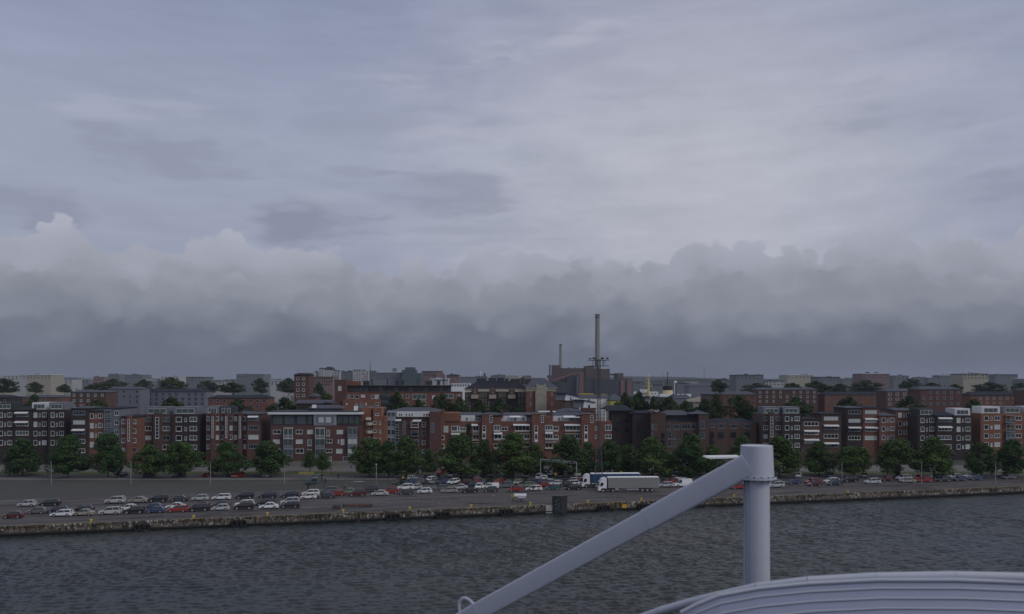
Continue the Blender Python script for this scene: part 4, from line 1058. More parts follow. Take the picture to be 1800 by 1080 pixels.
# ------------------------------------------------------------------ buildings
class Bld:
    def __init__(s, name, xm, D, label, cat='building', group=None):
        s.D = D; s.r = empty(name, (X(xm, D), D, 0), label, cat, group)
    def box(s, name, x0, x1, yt, yb=None, D=None, depth=12, m=BRICK, par=None, zb=0.0, proud=0):
        """block whose front face stands at distance D and spans columns x0..x1; yb None = down to the ground"""
        D = D or s.D; mb = MB(); mb.box((X(x0, D), D, zb if yb is None else Z(yb, D)), (X(x1, D), D+depth, Z(yt, D)), m)
        return mb.build(name, par or s.r)
    def slope(s, name, pts, D, depth, m, par=None):
        """outline in picture points, extruded backwards: gable walls and mono-pitch blocks"""
        mb = MB(); mb.prism([(X(p[0], D), Z(p[1], D) if p[1] is not None else 0.0) for p in pts], 'y', D, D+depth, m)
        return mb.build(name, par or s.r)
    def roof(s, x0, x1, ye, yr, D=None, depth=12, m=ROOFM, hip=0.0, over=.35, name='roof', par=None):
        """roof rising backwards from the eave row ye to the ridge row yr, hip = metres drawn in at the ends"""
        D = D or s.D; a, b = X(x0, D)-over, X(x1, D)+over; ze = Z(ye, D); Dr = D+depth*.5; zr = Z(yr, Dr); y0, y1 = D-over, D+depth+over; th = .18
        mb = MB()
        v = [(a, y0, ze), (b, y0, ze), (b, y1, ze), (a, y1, ze), (a+hip, Dr, zr), (b-hip, Dr, zr), (a, y0, ze-th), (b, y0, ze-th), (b, y1, ze-th), (a, y1, ze-th)]
        mb.poly(v, [(0, 1, 5, 4), (2, 3, 4, 5), (1, 2, 5), (3, 0, 4), (0, 6, 7, 1), (1, 7, 8, 2), (2, 8, 9, 3), (3, 9, 6, 0), (6, 9, 8, 7)], m)
        return mb.build(name, par or s.r)
    def win(s, x0, y0, x1, y1, D=None, f=WHITEF, g=GLASS, nx=2, ny=1, t=.15, name='window', out=.07, par=None):
        D = D or s.D; a, b, z0, z1 = X(x0, D), X(x1, D), Z(y1, D), Z(y0, D); mb = MB(); t = min(t, (b-a)*.22, (z1-z0)*.22)
        for bx in ((a, z0, a+t, z1), (b-t, z0, b, z1), (a+t, z0, b-t, z0+t), (a+t, z1-t, b-t, z1)): mb.box((bx[0], D-out, bx[1]), (bx[2], D-.002, bx[3]), f)
        for i in range(1, nx): xx = a+(b-a)*i/nx; mb.box((xx-t*.35, D-out*.8, z0+t), (xx+t*.35, D-.004, z1-t), f)
        for i in range(1, ny): zz = z0+(z1-z0)*i/ny; mb.box((a+t, D-out*.75, zz-t*.35), (b-t, D-.006, zz+t*.35), f)
        mb.box((a-.05, D-out-.06, z0-.08), (b+.05, D-.003, z0-.003), f)
        o = mb.build(name, par or s.r)
        mb = MB(); mb.box((a+t*.9, D-out*.45, z0+t*.9), (b-t*.9, D-.012, z1-t*.9), g); mb.build('pane', o); return o
    def awning(s, x0, x1, y, D=None, m=WHITE, drop=.45, out=1.3):
        D = D or s.D; a, b, z = X(x0, D), X(x1, D), Z(y, D); mb = MB()
        mb.poly([(a, D-.01, z+.1), (b, D-.01, z+.1), (b, D-out, z-drop), (a, D-out, z-drop), (a, D-.01, z+.02), (b, D-.01, z+.02), (b, D-out, z-drop-.22), (a, D-out, z-drop-.22)],
                [(0, 1, 2, 3), (7, 6, 5, 4), (3, 2, 6, 7), (0, 3, 7, 4), (1, 5, 6, 2), (0, 4, 5, 1)], m)
        return mb.build('awning', s.r)
    def balcony(s, x0, y0, x1, y1, D=None, glass=True, f=GREYF, gm=GLASSG, out=1.4, brick=None, nx=2):
        """projecting balcony bay: slab, parapet or rail, glazing above"""
        D = D or s.D; a, b, z0, z1 = X(x0, D), X(x1, D), Z(y1, D), Z(y0, D); mb = MB()
        mb.box((a, D-out, z0-.2), (b, D-.005, z0), f); mb.box((a, D-out, z1), (b, D-.005, z1+.16), f)
        for xx in (a, b-.12): mb.box((xx, D-out, z0), (xx+.12, D-out+.12, z1), f)
        for i in range(1, nx): xx = a+(b-a)*i/nx; mb.box((xx-.06, D-out+.01, z0), (xx+.06, D-out+.1, z1), f)
        mb.box((a+.12, D-out+.02, z0+1.02), (b-.12, D-out+.1, z0+1.12), f)
        o = mb.build('balcony', s.r)
        mb = MB(); mb.box((a+.1, D-out+.04, z0+(1.1 if glass else 0.02)), (b-.1, D-out+.07, (z1-.02) if glass else z0+1.0), gm); mb.build('glazing', o)
        mb = MB(); mb.box((a+.1, D-out+.03, z0+.01), (b-.1, D-out+.08, z0+1.0), brick or gm)
        if glass: mb.build('parapet', o)
        return o
    def chimney(s, x0, x1, y0, yb, D, m=BRICK, name='chimney', par=None):
        o = s.box(name, x0, x1, y0, yb, D, (x1-x0)*D/F, m, par); return o
    def pipe(s, x, y0, y1, D, m=STEELD, r=.12, name='vent_pipe'):
        mb = MB(); mb.tube((X(x, D), D, Z(y1, D)), (X(x, D), D, Z(y0, D)), r, r, m, 8); return mb.build(name, s.r)
YG = None
def gy(D): return HZ + H*F/D        # row of the ground at distance D

# --- left block with glazed top floor
D = 300.
b = Bld('apartment_block', 560, D, 'maroon brick flats with grey glazed top floor at the left end of the front street')
b.box('wall', 476, 634, 748, None, D, 14, BRICK_M)
b.box('plinth', 470, 640, 811, None, D-.5, .49, CONC)
b.box('top_floor', 476, 632.5, 729, 747.9, D+.6, 12, DARKCLAD)
b.box('roof', 470, 636, 725.6, 728.8, D-.6, 15, WHITEF)
b.box('roof_deck', 476, 630, 722.5, 725.4, D+2.5, 9, DARKCLAD)
for x0, x1, y0, y1 in ((622, 628, 714, 725.5), (548.5, 554.8, 712, 717.5)): b.chimney(x0, x1, y0, y1, D+4, WHITE, 'roof_box')
fr = b.box('bay_frame', 551.5, 591, 728.9, 748, D-.1, .69, GREYF)
b.win(554, 731, 588, 745.5, D-.1, GREYF, GREYCLAD, 1, 1, .2, 'bay_panel', par=fr)
b.win(559.5, 733, 570, 743.5, D-.2, GREYF, BLIND, 1, 1, .12); b.win(572, 733, 582.5, 743.5, D-.2, GREYF, BLIND, 1, 1, .12)
for x0, x1 in ((593, 602), (603, 612), (613, 622), (623, 631), (541, 549), (522, 538), (500, 518), (480, 497)): b.win(x0, 731, x1, 746.5, D+.6, DARKF, GLASSG, 1, 2, .1)
for x0, x1, ys in ((555.5, 572, ((753, 770.5), (772, 788), (789.5, 806))), (612.5, 629, ((752.5, 769), (771.5, 785.5), (789, 802))), (500, 516, ((753, 770), (772, 788), (790, 806)))):
    for j, (y0, y1) in enumerate(ys): b.balcony(x0, y0, x1, y1, D, True, GREYF if x0 > 600 or j else WHITEF, BLIND if (x0 > 600 and j) else GLASSG, 1.3, GREYCLAD)
for x0, y0, x1, y1, g in ((540, 756, 550.5, 763, BLIND), (573.5, 756, 580, 767, GREYCLAD), (592, 756, 603, 763, BLIND), (574, 772, 584, 779, GLASS), (594, 772.5, 596, 780, BLIND), (599, 772, 605.5, 782, BLIND),
                          (591, 789.5, 602, 797, BLIND), (573, 789.5, 584, 796, GLASS), (540.5, 773, 548, 784, GREYCLAD), (540.5, 790, 548, 798, GLASS), (520, 756, 532, 763, GLASS), (520, 773, 532, 780, BLIND), (480, 756, 494, 763, GLASS), (480, 773, 492, 780, BLIND), (480, 789, 494, 797, GLASS), (520, 789, 534, 797, GLASS), (603, 803, 610, 811, GLASSG), (573, 803, 583, 810, GREYCLAD)):
    b.win(x0, y0, x1, y1, D, WHITEF, g, 2 if x1-x0 > 8 else 1, 1, .12)
rg = random.Random(8)
for x in (543, 551, 560, 565, 574, 590, 597): b.pipe(x, rg.uniform(716, 719), 724, D+6, STEELD, rg.uniform(.1, .25))
b.box('plant_room', 541, 588, 718, 724, D+7, 5, DARKCLAD); b.roof(541, 600, 718, 712, D+7, 8, ROOFM, 2)
mb = MB()
for i in range(5): # roof terrace pots behind the glass
    xx = X(598+i*6, D-.4); scatter_leaves(mb, 26, lambda: (Vector((xx+random.gauss(0, .3), D-.35, Z(746.6, D)+random.uniform(.1, 1.0))), Vector((0, -1, .3))), .14, LEAF2)
mb.build('roof_terrace_plants', label='row of dark plants on the glazed roof terrace of the left flats', cat='plants')
# pale roofs behind it
D = 345.
b = Bld('low_roof_building', 553, D, 'low building with two pale grey roofs just above the left flats')
b.box('wall', 520, 583, 709.5, None, D, 10, BRICK_D); b.roof(520, 568, 709, 703, D, 10, ROOFM); b.roof(573, 582, 707, 703, D-1, 6, ROOFM, name='small_roof')
b = Bld('corner_brick_building', 536, 380., 'red brick corner building with hipped grey roof peeking in at the left edge'); b.box('wall', 517, 543, 659, None, 380, 9, BRICK_M); b.roof(517, 543, 659, 656, 380, 9, ROOFD, 1)
for j in range(4): b.win(521, 663+j*10, 526, 668+j*10, 380, WHITEF, GLASS, 1, 1, .1); b.win(531, 663+j*10, 536, 668+j*10, 380, WHITEF, GLASSG, 1, 1, .1)
b.box('low_wing', 543.2, 556, 697, None, 380.3, 9, BRICK_M); b.roof(543.5, 556, 697, 691, 380.3, 9, ROOFM, 1.5)

# --- stepped brick block
D = 304.
b = Bld('stepped_brick_building', 656, D, 'stepped orange brick flats with small curved balconies between the left flats and the glazed bay')
b.slope('wall', [(635, None), (635, 718), (643, 716), (652.5, 717), (652.5, None)], D, 12, BRICK_O)
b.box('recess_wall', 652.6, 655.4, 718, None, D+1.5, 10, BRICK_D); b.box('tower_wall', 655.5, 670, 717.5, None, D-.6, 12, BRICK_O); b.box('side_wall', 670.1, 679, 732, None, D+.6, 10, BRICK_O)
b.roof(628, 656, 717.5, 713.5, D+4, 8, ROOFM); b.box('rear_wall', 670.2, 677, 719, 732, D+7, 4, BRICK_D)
b.awning(643.5, 653, 734.5, D, CREAM, .6, 1.2)
for y0, y1 in ((740.5, 746.8), (755, 761), (770, 776)):
    b.win(647, y0-1.5, 654.3, y1, D-.02, WHITEF, GLASS, 1, 1, .1); b.win(655.8, y0, 661.5, y1-.2, D-.6, WHITEF, GLASSG, 1, 1, .1)
    mb = MB(); z = Z(y1+.2, D); vs = [(X(643.5, D), D), (X(644, D), D-1.0), (X(648, D), D-1.4), (X(654, D), D-1.2), (X(655, D), D-.61)]
    for i in range(4): mb.prism([vs[i], vs[i+1], (vs[i+1][0], vs[i+1][1]+.1), (vs[i][0], vs[i][1]+.1)], 'z', z-.15, z+.95, BRICK_D if i < 1 else CREAM)
    mb.build('balcony', b.r)
b.win(659.5, 727, 666.5, 731, D-.6, WHITEF, GLASS, 1, 1, .14)
for y0 in (741, 756, 770): b.win(669.2, y0, 672.6, y0+5.5, D+.58 if False else D-.6, WHITEF, GLASS, 1, 1, .1, out=.06) if False else b.win(666.6, y0, 669.4, y0+5.6, D-.6, WHITEF, GLASS, 1, 1, .1)

# --- glazed bay block
D = 308.
b = Bld('glazed_bay_building', 727, D, 'dark brick flats with grey glazed corner bay, white penthouse and grey roof')
b.box('wall', 695.5, 755, 733.2, None, D+1.2, 12, BRICK_M); b.box('bay_wall', 680, 695.3, 723, None, D, 6, GREYF)
b.box('brick_tower', 755.1, 774.9, 724.2, None, D-.8, 14, BRICK_M); b.box('chimney', 774.9, 781, 719.5, 727, D+1, 1.4, BRICK)
b.roof(682, 775, 723.6, 716.4, D+2, 14, ROOFM, 5)
p_ = b.box('penthouse', 697, 755, 723.8, 733, D+.2, 4, WHITEC)
for x in (701, 704.5, 713, 718, 723, 744, 748.5, 752.5): b.win(x, 727, x+3, 732, D+.2, WHITEF, GLASSG if x < 740 else GLASS, 1, 1, .08, par=p_)
for j, (y0, y1) in enumerate(((725.5, 731.5), (739.5, 749.5), (755.5, 764), (770, 779), (786, 794))):
    b.win(681, y0, 687, y1, D, GREYF, GLASS, 1, 2, .12); b.win(687.6, y0, 694.6, y1, D, GREYF, GLASSG if j % 2 else GLASS, 1, 2, .12)
    if j: b.balcony(695.6, y0+1, 702, y1+1.5, D+1.2, True, GREYF, GLASS, 1.6, GLASSG, 1)
b.awning(696, 706, 737.5, D+1.2, WHITE, .3, 2.2)
b.win(708, 740.5, 713, 768, D+1.2, GREYF, GLASSG, 2, 5, .12, 'stair_window')
b.awning(726, 741, 738.2, D+1.2, WHITE, .35, 1.7)
for j, (y0, y1) in enumerate(((742, 751), (758, 766), (774, 782), (790, 797))):
    b.balcony(723, y0, 736.5, y1, D+1.2, j == 0, WHITEF if j == 0 else GREYF, GLASS, 1.4, BRICK_M, 1)
    b.win(741.5, y0+.5, 748, y1-.5, D+1.2, WHITEF if j != 1 else GREYF, GLASS, 1, 2, .12)
b.win(757, 743.5, 763.5, 760, D-.8, GREYF, GLASSG, 2, 3, .12, 'stair_window')

# --- long red block of four repeated bays
D = 312.
b = Bld('long_brick_apartments', 930, D, 'long red brick flats with stair towers and white penthouses, centre of the front street')
b.box('wall', 775, 1075, 741, None, D, 13, BRICK)
b.box('corner_tower', 775, 808, 726, 740.9, D-.4, 10, BRICK_O); b.box('corner_front', 764, 781.5, 740.9, None, D-1.2, 6, BRICK_O)
for x0, x1, ya, yb2 in ((847, 865, 731, 6), (935, 957, 730, 6), (1022, 1045, 730, 6)):
    b.box('stair_tower', x0, x1, ya-2.5, None, D-1.6, 9, BRICK)
for x0, x1 in ((865.1, 881), (957.1, 972)): b.box('tower_shoulder', x0, x1, 733, None, D-1.0, 9, BRICK)
for x0, x1, e_, r_ in ((800, 846, 730, 724.6), (880, 935, 730, 725), (972, 1023, 730, 725)): b.roof(x0, x1, e_, r_, D+1.5, 12, ROOFM, 1)
for x0, x1 in ((845.5, 881), (925, 958), (1014, 1049)): b.roof(x0, x1, 729, 725.2, D-1.3, 9, ROOFM, 2.5, .3, 'tower_roof')
for x0, x1, y0 in ((880, 884.5, 721), (966.5, 971.5, 719)): b.chimney(x0, x1, y0, 734, D+.5, BRICK_M)
# penthouses
for x0, x1, y0 in ((810, 835, 730.3), (881, 926, 731.2), (972, 1000, 731.2)):
    p_ = b.box('penthouse', x0, x1, y0, 740.9, D+1.0, 8, WHITEC)
    n = int((x1-x0)/7)
    for i in range(n):
        if (i*7+int(x0)) % 3: b.win(x0+1.5+i*7, 734, x0+6+i*7, 740, D+1.0, WHITEF, GLASSG if i % 2 else BLIND, 1, 1, .08, par=p_)
b.awning(990, 1019, 731.4, D+.8, WHITE, .35, 2.4); b.awning(896, 915, 731.6, D+.8, WHITE, .3, 1.2)
for x0, x1 in ((835.3, 845), (926.3, 934.5), (1000.3, 1021)): b.win(x0, 733.5, x1, 740.4, D+1.4, WHITEF, GLASS, 2, 1, .1, 'terrace_door')
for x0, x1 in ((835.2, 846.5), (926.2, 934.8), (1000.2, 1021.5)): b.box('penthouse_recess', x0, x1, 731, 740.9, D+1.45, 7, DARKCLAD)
for x0, x1 in ((809, 846), (881, 935), (972, 1021)):
    mb = MB(); zt = Z(740.9, D)
    mb.box((X(x0, D), D+.02, zt+.85), (X(x1, D), D+.07, zt+.93), WHITEF)
    for i in range(int((x1-x0)/4)): xx = X(x0+i*4, D); mb.box((xx, D+.025, zt+.001), (xx+.05, D+.065, zt+.85), WHITEF)
    mb.build('terrace_railing', b.r)
# tower windows
for x0, y0, y1, Dt in ((860.5, 730, 743, D-1.6), (951, 730, 743, D-1.6), (1038, 730, 743, D-1.6)): b.win(x0, y0, x0+5, y1, Dt, WHITEF, GLASS, 1, 3, .14, 'stair_window')
for x0, y0, y1 in ((848, 748.5, 774), (939.5, 748.5, 777), (1027, 748, 776)):
    b.win(x0, y0, x0+6, y1, D-1.6, WHITEF, GLASS, 1, 5, .16, 'stair_window')
    for q in (.40, .86):
        yy = y0+(y1-y0)*q; mb = MB(); Dt = D-1.6; mb.box((X(x0+.6, Dt), Dt-.09, Z(yy+3, Dt)), (X(x0+5.4, Dt), Dt-.075, Z(yy, Dt)), WHITE); mb.build('stair_panel', b.r)
# window bays
def bay(x0, x1, rows, bay_t='loggia'):
    pass
W_ = b.win
for x0, y0, x1, y1, f, g, nx, Dw in (
    (780, 749, 788, 760, WHITEF, BLIND, 1, D-1.2), (793, 749, 804, 758, WHITEF, GLASSG, 1, D-.02), (804.2, 749, 808, 758, WHITEF, GLASSG, 1, D-.02), (808.5, 751.5, 819, 758, WHITEF, GLASSG, 2, D-.02),
    (795, 765, 808, 773, WHITEF, GLASS, 2, D-.02), (808.5, 766, 816, 773, WHITEF, GLASS, 1, D-.02), (795, 781, 808, 788, WHITEF, GLASS, 2, D-.02),
    (831, 748, 842, 758, WHITEF, GLASS, 2, D-.02), (831, 764.5, 842, 772.5, CREAM, GLASS, 2, D-.02), (831, 779, 842, 787, CREAM, GLASS, 2, D-.02),
    (868, 747.5, 879, 757, WHITEF, GLASSG, 2, D-1.0), (881.5, 751, 892, 757.5, WHITEF, GLASS, 2, D-.02), (868.5, 764, 882, 772, WHITEF, GLASS, 2, D-1.02), (882.4, 765.5, 892, 772, WHITEF, GLASS, 2, D-.02), (868, 780, 880, 787.5, CREAM, GLASS, 2, D-1.0),
    (905, 748, 931, 757.5, WHITEF, GLASS, 4, D-.02), (905, 764, 920, 771.5, CREAM, GLASSG, 2, D-.02), (921, 764, 931.5, 771.5, WHITEF, GLASS, 2, D-.02), (905, 779, 931, 786, CREAM, GLASS, 4, D-.02),
    (958, 747.5, 971.5, 756.5, WHITEF, GLASSG, 3, D-1.0), (972.5, 750, 982, 756.7, WHITEF, GLASS, 2, D-.02), (958, 764, 971.8, 771.5, WHITEF, GLASS, 3, D-1.0), (972.3, 765, 981.5, 771.5, WHITEF, GLASS, 2, D-.02), (958, 779.5, 971, 787, CREAM, GLASS, 2, D-1.0), (972.3, 781, 981, 787, CREAM, GLASSG, 2, D-.02),
    (994, 748, 1020, 757, WHITEF, GLASSG, 4, D-.02), (994, 764, 1010, 771.5, CREAM, GLASSG, 2, D-.02), (1010.5, 764, 1020, 771.5, WHITEF, GLASS, 2, D-.02), (1000, 779, 1020, 786, CREAM, GLASS, 3, D-.02),
    (1063.5, 747, 1075, 757, WHITEF, GLASSG, 2, D-.04), (1063.5, 764, 1075, 771, WHITEF, GLASSG, 2, D-.04), (1045.6, 750, 1048.6, 756.5, WHITEF, GLASS, 1, D-.02), (1045.6, 765, 1048.6, 771.5, WHITEF, GLASS, 1, D-.02)):
    W_(x0, y0, x1, y1, Dw, f, g, nx, 1, .16)
for y0 in (766, 781, 796):
    W_(764.6, y0, 773.4, y0+7.4, D-1.2, WHITEF, GLASS, 2, 1, .2, 'corner_window'); W_(774.4, y0, 781.2, y0+7.4, D-1.2, WHITEF, GLASS, 1, 1, .2, 'corner_window')
for x0, x1, y in ((793, 809, 761.5), (829, 840, 746.2), (868, 883, 761), (902, 931, 746), (958, 972, 760), (991.5, 1020, 746)): b.awning(x0, x1, y, D-(1.0 if x0 in (868, 958) else 0), WHITE, .3, 1.3)
for x0, x1, ys in ((793, 819, (759.5, 774.5)), (868, 880, (758.2, 773.2, 789)), (904, 932, (758.8, 762.3, 773, 777)), (958, 982, (757.8, 773, 777, 788.3)), (993, 1021, (758, 762, 773, 777)), (830, 843, (759.5, 763, 774, 778))):
    Dd = D-.5 if x0 not in (868, 958) else D-1.5
    for y in ys: b.box('balcony_slab', x0, x1, y, y+.9, Dd-.2, .7 if x0 not in (868, 958) else .5, WHITEF if x0 in (868, 958) else CREAM)
# white pergola on the end roof
mb = MB(); De = D+1
for x in (1048, 1053, 1058, 1063.5): mb.box((X(x, De), De, Z(740.8, De)), (X(x, De)+.22, De+.22, Z(721.5, De)), WHITEF)
for x in (1063.6,): mb.box((X(x, De), De-.02, Z(741, De)), (X(x+1.6, De), De+.3, Z(726, De)), WHITE)
for y in (721, 725.5, 732): mb.box((X(1047.4, De), De-.03, Z(y+.9, De)), (X(1064, De), De+3 if y == 721 else De+.24, Z(y, De)), WHITEF)
mb.build('pergola', b.r)
mb = MB(); Di = D-.08
scatter_leaves(mb, 520, lambda: (Vector((X(random.gauss(824, 1.9), Di), Di-random.random()*.25, Z(random.uniform(745, 786), Di))), Vector((0, -1, .3))), .2, IVY)
iv = mb.build('climbing_ivy', label='dark ivy climbing the red brick wall between the blue and the framed windows', cat='plant')

# --- dark block on the right
D = 322.
b = Bld('dark_brick_apartments', 1165, D, 'dark brown brick flats with low grey roofs, right of the lattice mast')
b.box('shaded_wing', 1076, 1112, 722, None, D+6, 12, BRICK_D); b.roof(1064, 1112, 722, 712.5, D+5, 16, ROOFD, 2); b.box('link_wall', 1112.2, 1144.5, 726, None, D+3, 12, BRICK_D)  # the wing's shade is put into its colour by the darker brick
b.roof(1108, 1145, 726.5, 721.5, D+3, 10, ROOFD); b.slope('gable_wall', [(1145, None), (1145, 724), (1156, 721.5), (1170.5, 727.5), (1170.5, None)], D-1, 14, BRICK_B)
b.box('main_wall', 1170.7, 1228, 742, None, D, 13, BRICK_B); b.box('top_storey', 1171, 1227.5, 729, 741.9, D+2.5, 9, DARKCLAD); b.roof(1160, 1220, 729.5, 721.2, D+1.5, 12, ROOFM, 4)
b.box('tower_wall', 1228.2, 1246.5, 727.5, None, D-1.4, 10, BRICK_B); b.roof(1213, 1246, 727.5, 721.5, D-1.2, 10, ROOFM, 5, name='tower_roof')
b.box('end_wall', 1246.7, 1330, 744, None, D+.3, 13, BRICK_B); b.roof(1246, 1330, 743.5, 735.5, D+2, 12, ROOFD, 4, name='end_roof')
for x0, y0, x1, y1, f, nx, ny, Dw in ((1139, 745, 1146, 754.5, GREYF, 2, 1, D-1), (1148, 746, 1155, 755, GREYF, 3, 2, D-1), (1139, 760, 1146, 768, GREYF, 2, 2, D-1), (1161, 761, 1168.5, 771, DARKF, 1, 1, D-1), (1161, 773, 1168.5, 784, DARKF, 1, 1, D-1),
    (1172, 745.5, 1179, 754.5, GREYF, 3, 1, D), (1183.5, 746, 1194, 754.5, GREYF, 5, 1, D), (1199, 745.5, 1213, 754.5, GREYF, 3, 1, D), (1214.5, 745.5, 1222, 754.5, GREYF, 2, 1, D),
    (1174, 759.5, 1180.5, 771, GREYF, 2, 2, D), (1183, 760, 1188, 771, GREYF, 2, 3, D), (1174, 773, 1180.5, 784.5, GREYF, 2, 2, D), (1183, 773, 1188, 784, GREYF, 2, 3, D), (1201, 760, 1209, 769, DARKF, 1, 1, D),
    (1230.5, 740, 1238.5, 754, GREYF, 4, 4, D-1.4), (1230.5, 760, 1238.5, 771, GREYF, 4, 3, D-1.4), (1248, 745.5, 1256.5, 752, GREYF, 4, 1, D+.3), (1247.5, 760, 1255, 771, DARKF, 1, 1, D+.3), (1247.5, 773, 1255, 784.5, DARKF, 1, 1, D+.3),
    (1262, 745.5, 1274, 753, GREYF, 4, 1, D+.3), (1262, 760, 1272, 770, DARKF, 2, 1, D+.3), (1284, 746, 1296, 753, GREYF, 3, 1, D+.3), (1284, 760, 1294, 770, DARKF, 2, 1, D+.3), (1308, 746, 1320, 753, GREYF, 3, 1, D+.3), (1308, 760, 1318, 770, DARKF, 2, 1, D+.3),
    (1080, 736, 1088, 744, DARKF, 2, 1, D+6), (1080, 752, 1088, 760, DARKF, 2, 1, D+6), (1098, 736, 1106, 744, DARKF, 2, 1, D+6), (1098, 752, 1106, 760, DARKF, 2, 1, D+6), (1120, 730, 1129, 739, DARKF, 2, 1, D+3), (1120, 748, 1129, 758, DARKF, 2, 1, D+3)):
    if x0 == 1139: x0 += 6.2; x1 += 1.0
    b.win(x0, y0, x1, y1, Dw, f, GLASS, nx, ny, .09)
for y in (757, 772, 786): b.box('string_course', 1170.8, 1196, y, y+.7, D-.12, .1, CONC)
mb = MB(); mb.poly([P(1150.5, 723, D-2), P(1155.5, 720.8, D+3), P(1159, 722, D+3), P(1155, 724.2, D-2)], [(0, 1, 2, 3)], WHITE); mb.build('skylight', b.r)

# --- second row: long red building with roof terrace
D = 420.
b = Bld('red_terrace_building', 700, D, 'long red brick building with dark glazed roof storey behind the front street')
b.box('wall', 592, 810, 689.5, None, D, 14, BRICK); b.box('end_tower', 588, 609, 667.5, None, D-1, 13, BRICK_M); b.box('rear_block', 609.2, 633, 670, 688, D+8, 4, BRICK_O)
b.box('lower_wing', 603, 669, 702.5, None, D-3, 1.9, BRICK_O); b.box('parapet', 633, 811, 688.6, 690.2, D-.15, .14, BRICK_M)
b.box('roof_storey', 611, 791, 678.8, 689.4, D+3, 9, DARKCLAD); b.box('roof', 609.3, 793, 677.6, 678.7, D+1, 13, DARKF)
for i in range(20):
    x = 613+i*8.8; b.win(x, 680, x+7.6, 688.2, D+3, DARKF, GLASSG if i < 3 else (GLASS if i % 3 else GLASSG), 2, 1, .1, 'roof_window')
for x0, x1, y0, y1 in ((638, 648, 670, 677.4), (653, 655, 666, 677), (680, 682, 666, 677), (695, 701, 669, 677), (704, 710, 669, 677), (734, 735.5, 665, 677), (748, 759, 670, 677), (768, 773, 669, 677), (779, 781, 665, 677)):
    b.chimney(x0, x1, y0, y1, D+5, DARKCLAD, 'roof_plant')
for x0, y0, x1, y1, g, n in ((594.5, 679, 600, 687, BLIND, 1), (606, 694.5, 614, 701, GREYCLAD, 1), (616, 694.5, 622, 700, GLASS, 1), (624, 695, 631, 701, GLASS, 1), (634.5, 694, 642, 699, BLIND, 1), (652.5, 694.5, 658.5, 701, GLASSG, 1), (659.5, 694, 666.5, 701.5, BLIND, 1), (700, 693.5, 704, 701, BLIND, 1), (704.5, 694, 708, 701, GLASSG, 1), (714, 694, 719, 700, GLASS, 1),
    (725, 693, 749, 702, GLASSG, 3), (759.5, 695, 764.5, 702, BLIND, 1), (780, 693, 797, 700, GLASSG, 2), (802, 694, 805, 702, GLASS, 1), (806, 694, 809, 702, BLIND, 1), (608, 709, 611, 712, BLIND, 1), (625, 709, 628.5, 712, GLASS, 1), (633, 708, 637, 712.5, GLASS, 1), (642, 708.5, 644.5, 712.5, BLIND, 1), (660.5, 708, 665.5, 714, GLASSG, 1), (714, 706.5, 719, 714, GLASS, 1), (735, 705, 749, 713, GLASSG, 2)):
    b.win(x0, y0, x1, y1, (D-1 if x0 < 600 else D-3 if y0 > 703 and x0 < 669 else D), WHITEF, g, n, 1, .12)
for j in range(3): b.balcony(671, 692+j*11, 688, 701+j*11, D, True, DARKF, GLASSG, 1.5, DARKCLAD, 3)

# --- mansard building and its beige gable
D = 430.
b = Bld('mansard_building', 870, D, 'dark building with high mansard roof and cream framed tall windows behind the long red flats')
b.box('wall', 817, 925, 690, None, D, 16, BRICK_D)
for x0, x1 in ((817, 833), (840.5, 861), (871.5, 894.5), (905, 925)): b.box('eaves_band', x0, x1, 682.5, 688, D-.6, 1.2, CREAM if x0 > 830 else BEIGE)
mb = MB()
a, c = X(816, D), X(926, D); zt, ze = Z(666, D+6), Z(683.2, D-.8)
mb.poly([(a, D-.9, ze), (c, D-.9, ze), (c, D+16, ze), (a, D+16, ze), (a+7, D+5, zt-1.2), (c-4, D+5, zt-1.2), (c-4, D+11, zt-1.2), (a+7, D+11, zt-1.2)], [(0, 1, 5, 4), (1, 2, 6, 5), (2, 3, 7, 6), (3, 0, 4, 7), (4, 5, 6, 7), (3, 2, 1, 0)], ROOFD); mb.build('roof', b.r)
for x0, x1, y0 in ((838, 854, 665.5), (859, 872, 664.8), (874, 886, 664.5), (888, 894, 665.5), (897, 914, 666.2), (915, 922, 664), (923, 934, 667)): b.box('roof_hood', x0, x1, y0, 676, D+4, 5, DARKCLAD)
for x0, x1 in ((829, 840), (861, 871), (894, 905)):
    b.slope('dormer_gable', [(x0, 694), (x0, 686), ((x0+x1)/2, 679), (x1, 686), (x1, 694)], D-1.3, 3, BRICK_M)
    b.box('oriel', x0-1, x1+1, 694.2, 701, D-1.6, 1.5, BEIGE)
    b.win((x0+x1)/2-1.2, 683, (x0+x1)/2+1.2, 691, D-1.3, CREAM, GLASS, 1, 2, .1)
for i in range(22):
    x = 819+i*4.85
    if any(a-1 < x+1 < c+1 for a, c in ((828, 842), (860, 873), (893, 907))): continue
    for y0, y1 in ((690.5, 698), (701, 709), (712, 720)): b.win(x, y0, x+2.6, y1, D, BEIGE, GLASS, 1, 1, .16)
b = Bld('beige_gable_building', 951, 418., 'red brick tower house with beige arched gable centre, beside the mansard building'); D = 418.
b.box('wall', 925, 978, 688.2, None, D, 20, BRICK); 
for x0, x1 in ((925, 941), (962, 977)):
    b.box('frieze', x0, x1, 683.5, 688.1, D-.2, 1, CREAM); b.box('cornice', x0-1 if x0 < 930 else x0, x1+2.5, 681.3, 683.3, D-.8, 3, CREAM)
b.box('beige_centre', 941.2, 960.8, 685, None, D-1.0, 8, BEIGE)
b.box('beige_cap', 943, 960, 680.6, 684.9, D-1.0, 2.2, BEIGE)
for x0 in (943, 956.8): b.box('parapet_post', x0, x0+3.2, 675, 680.5, D-1.0, 1.4, BEIGE)
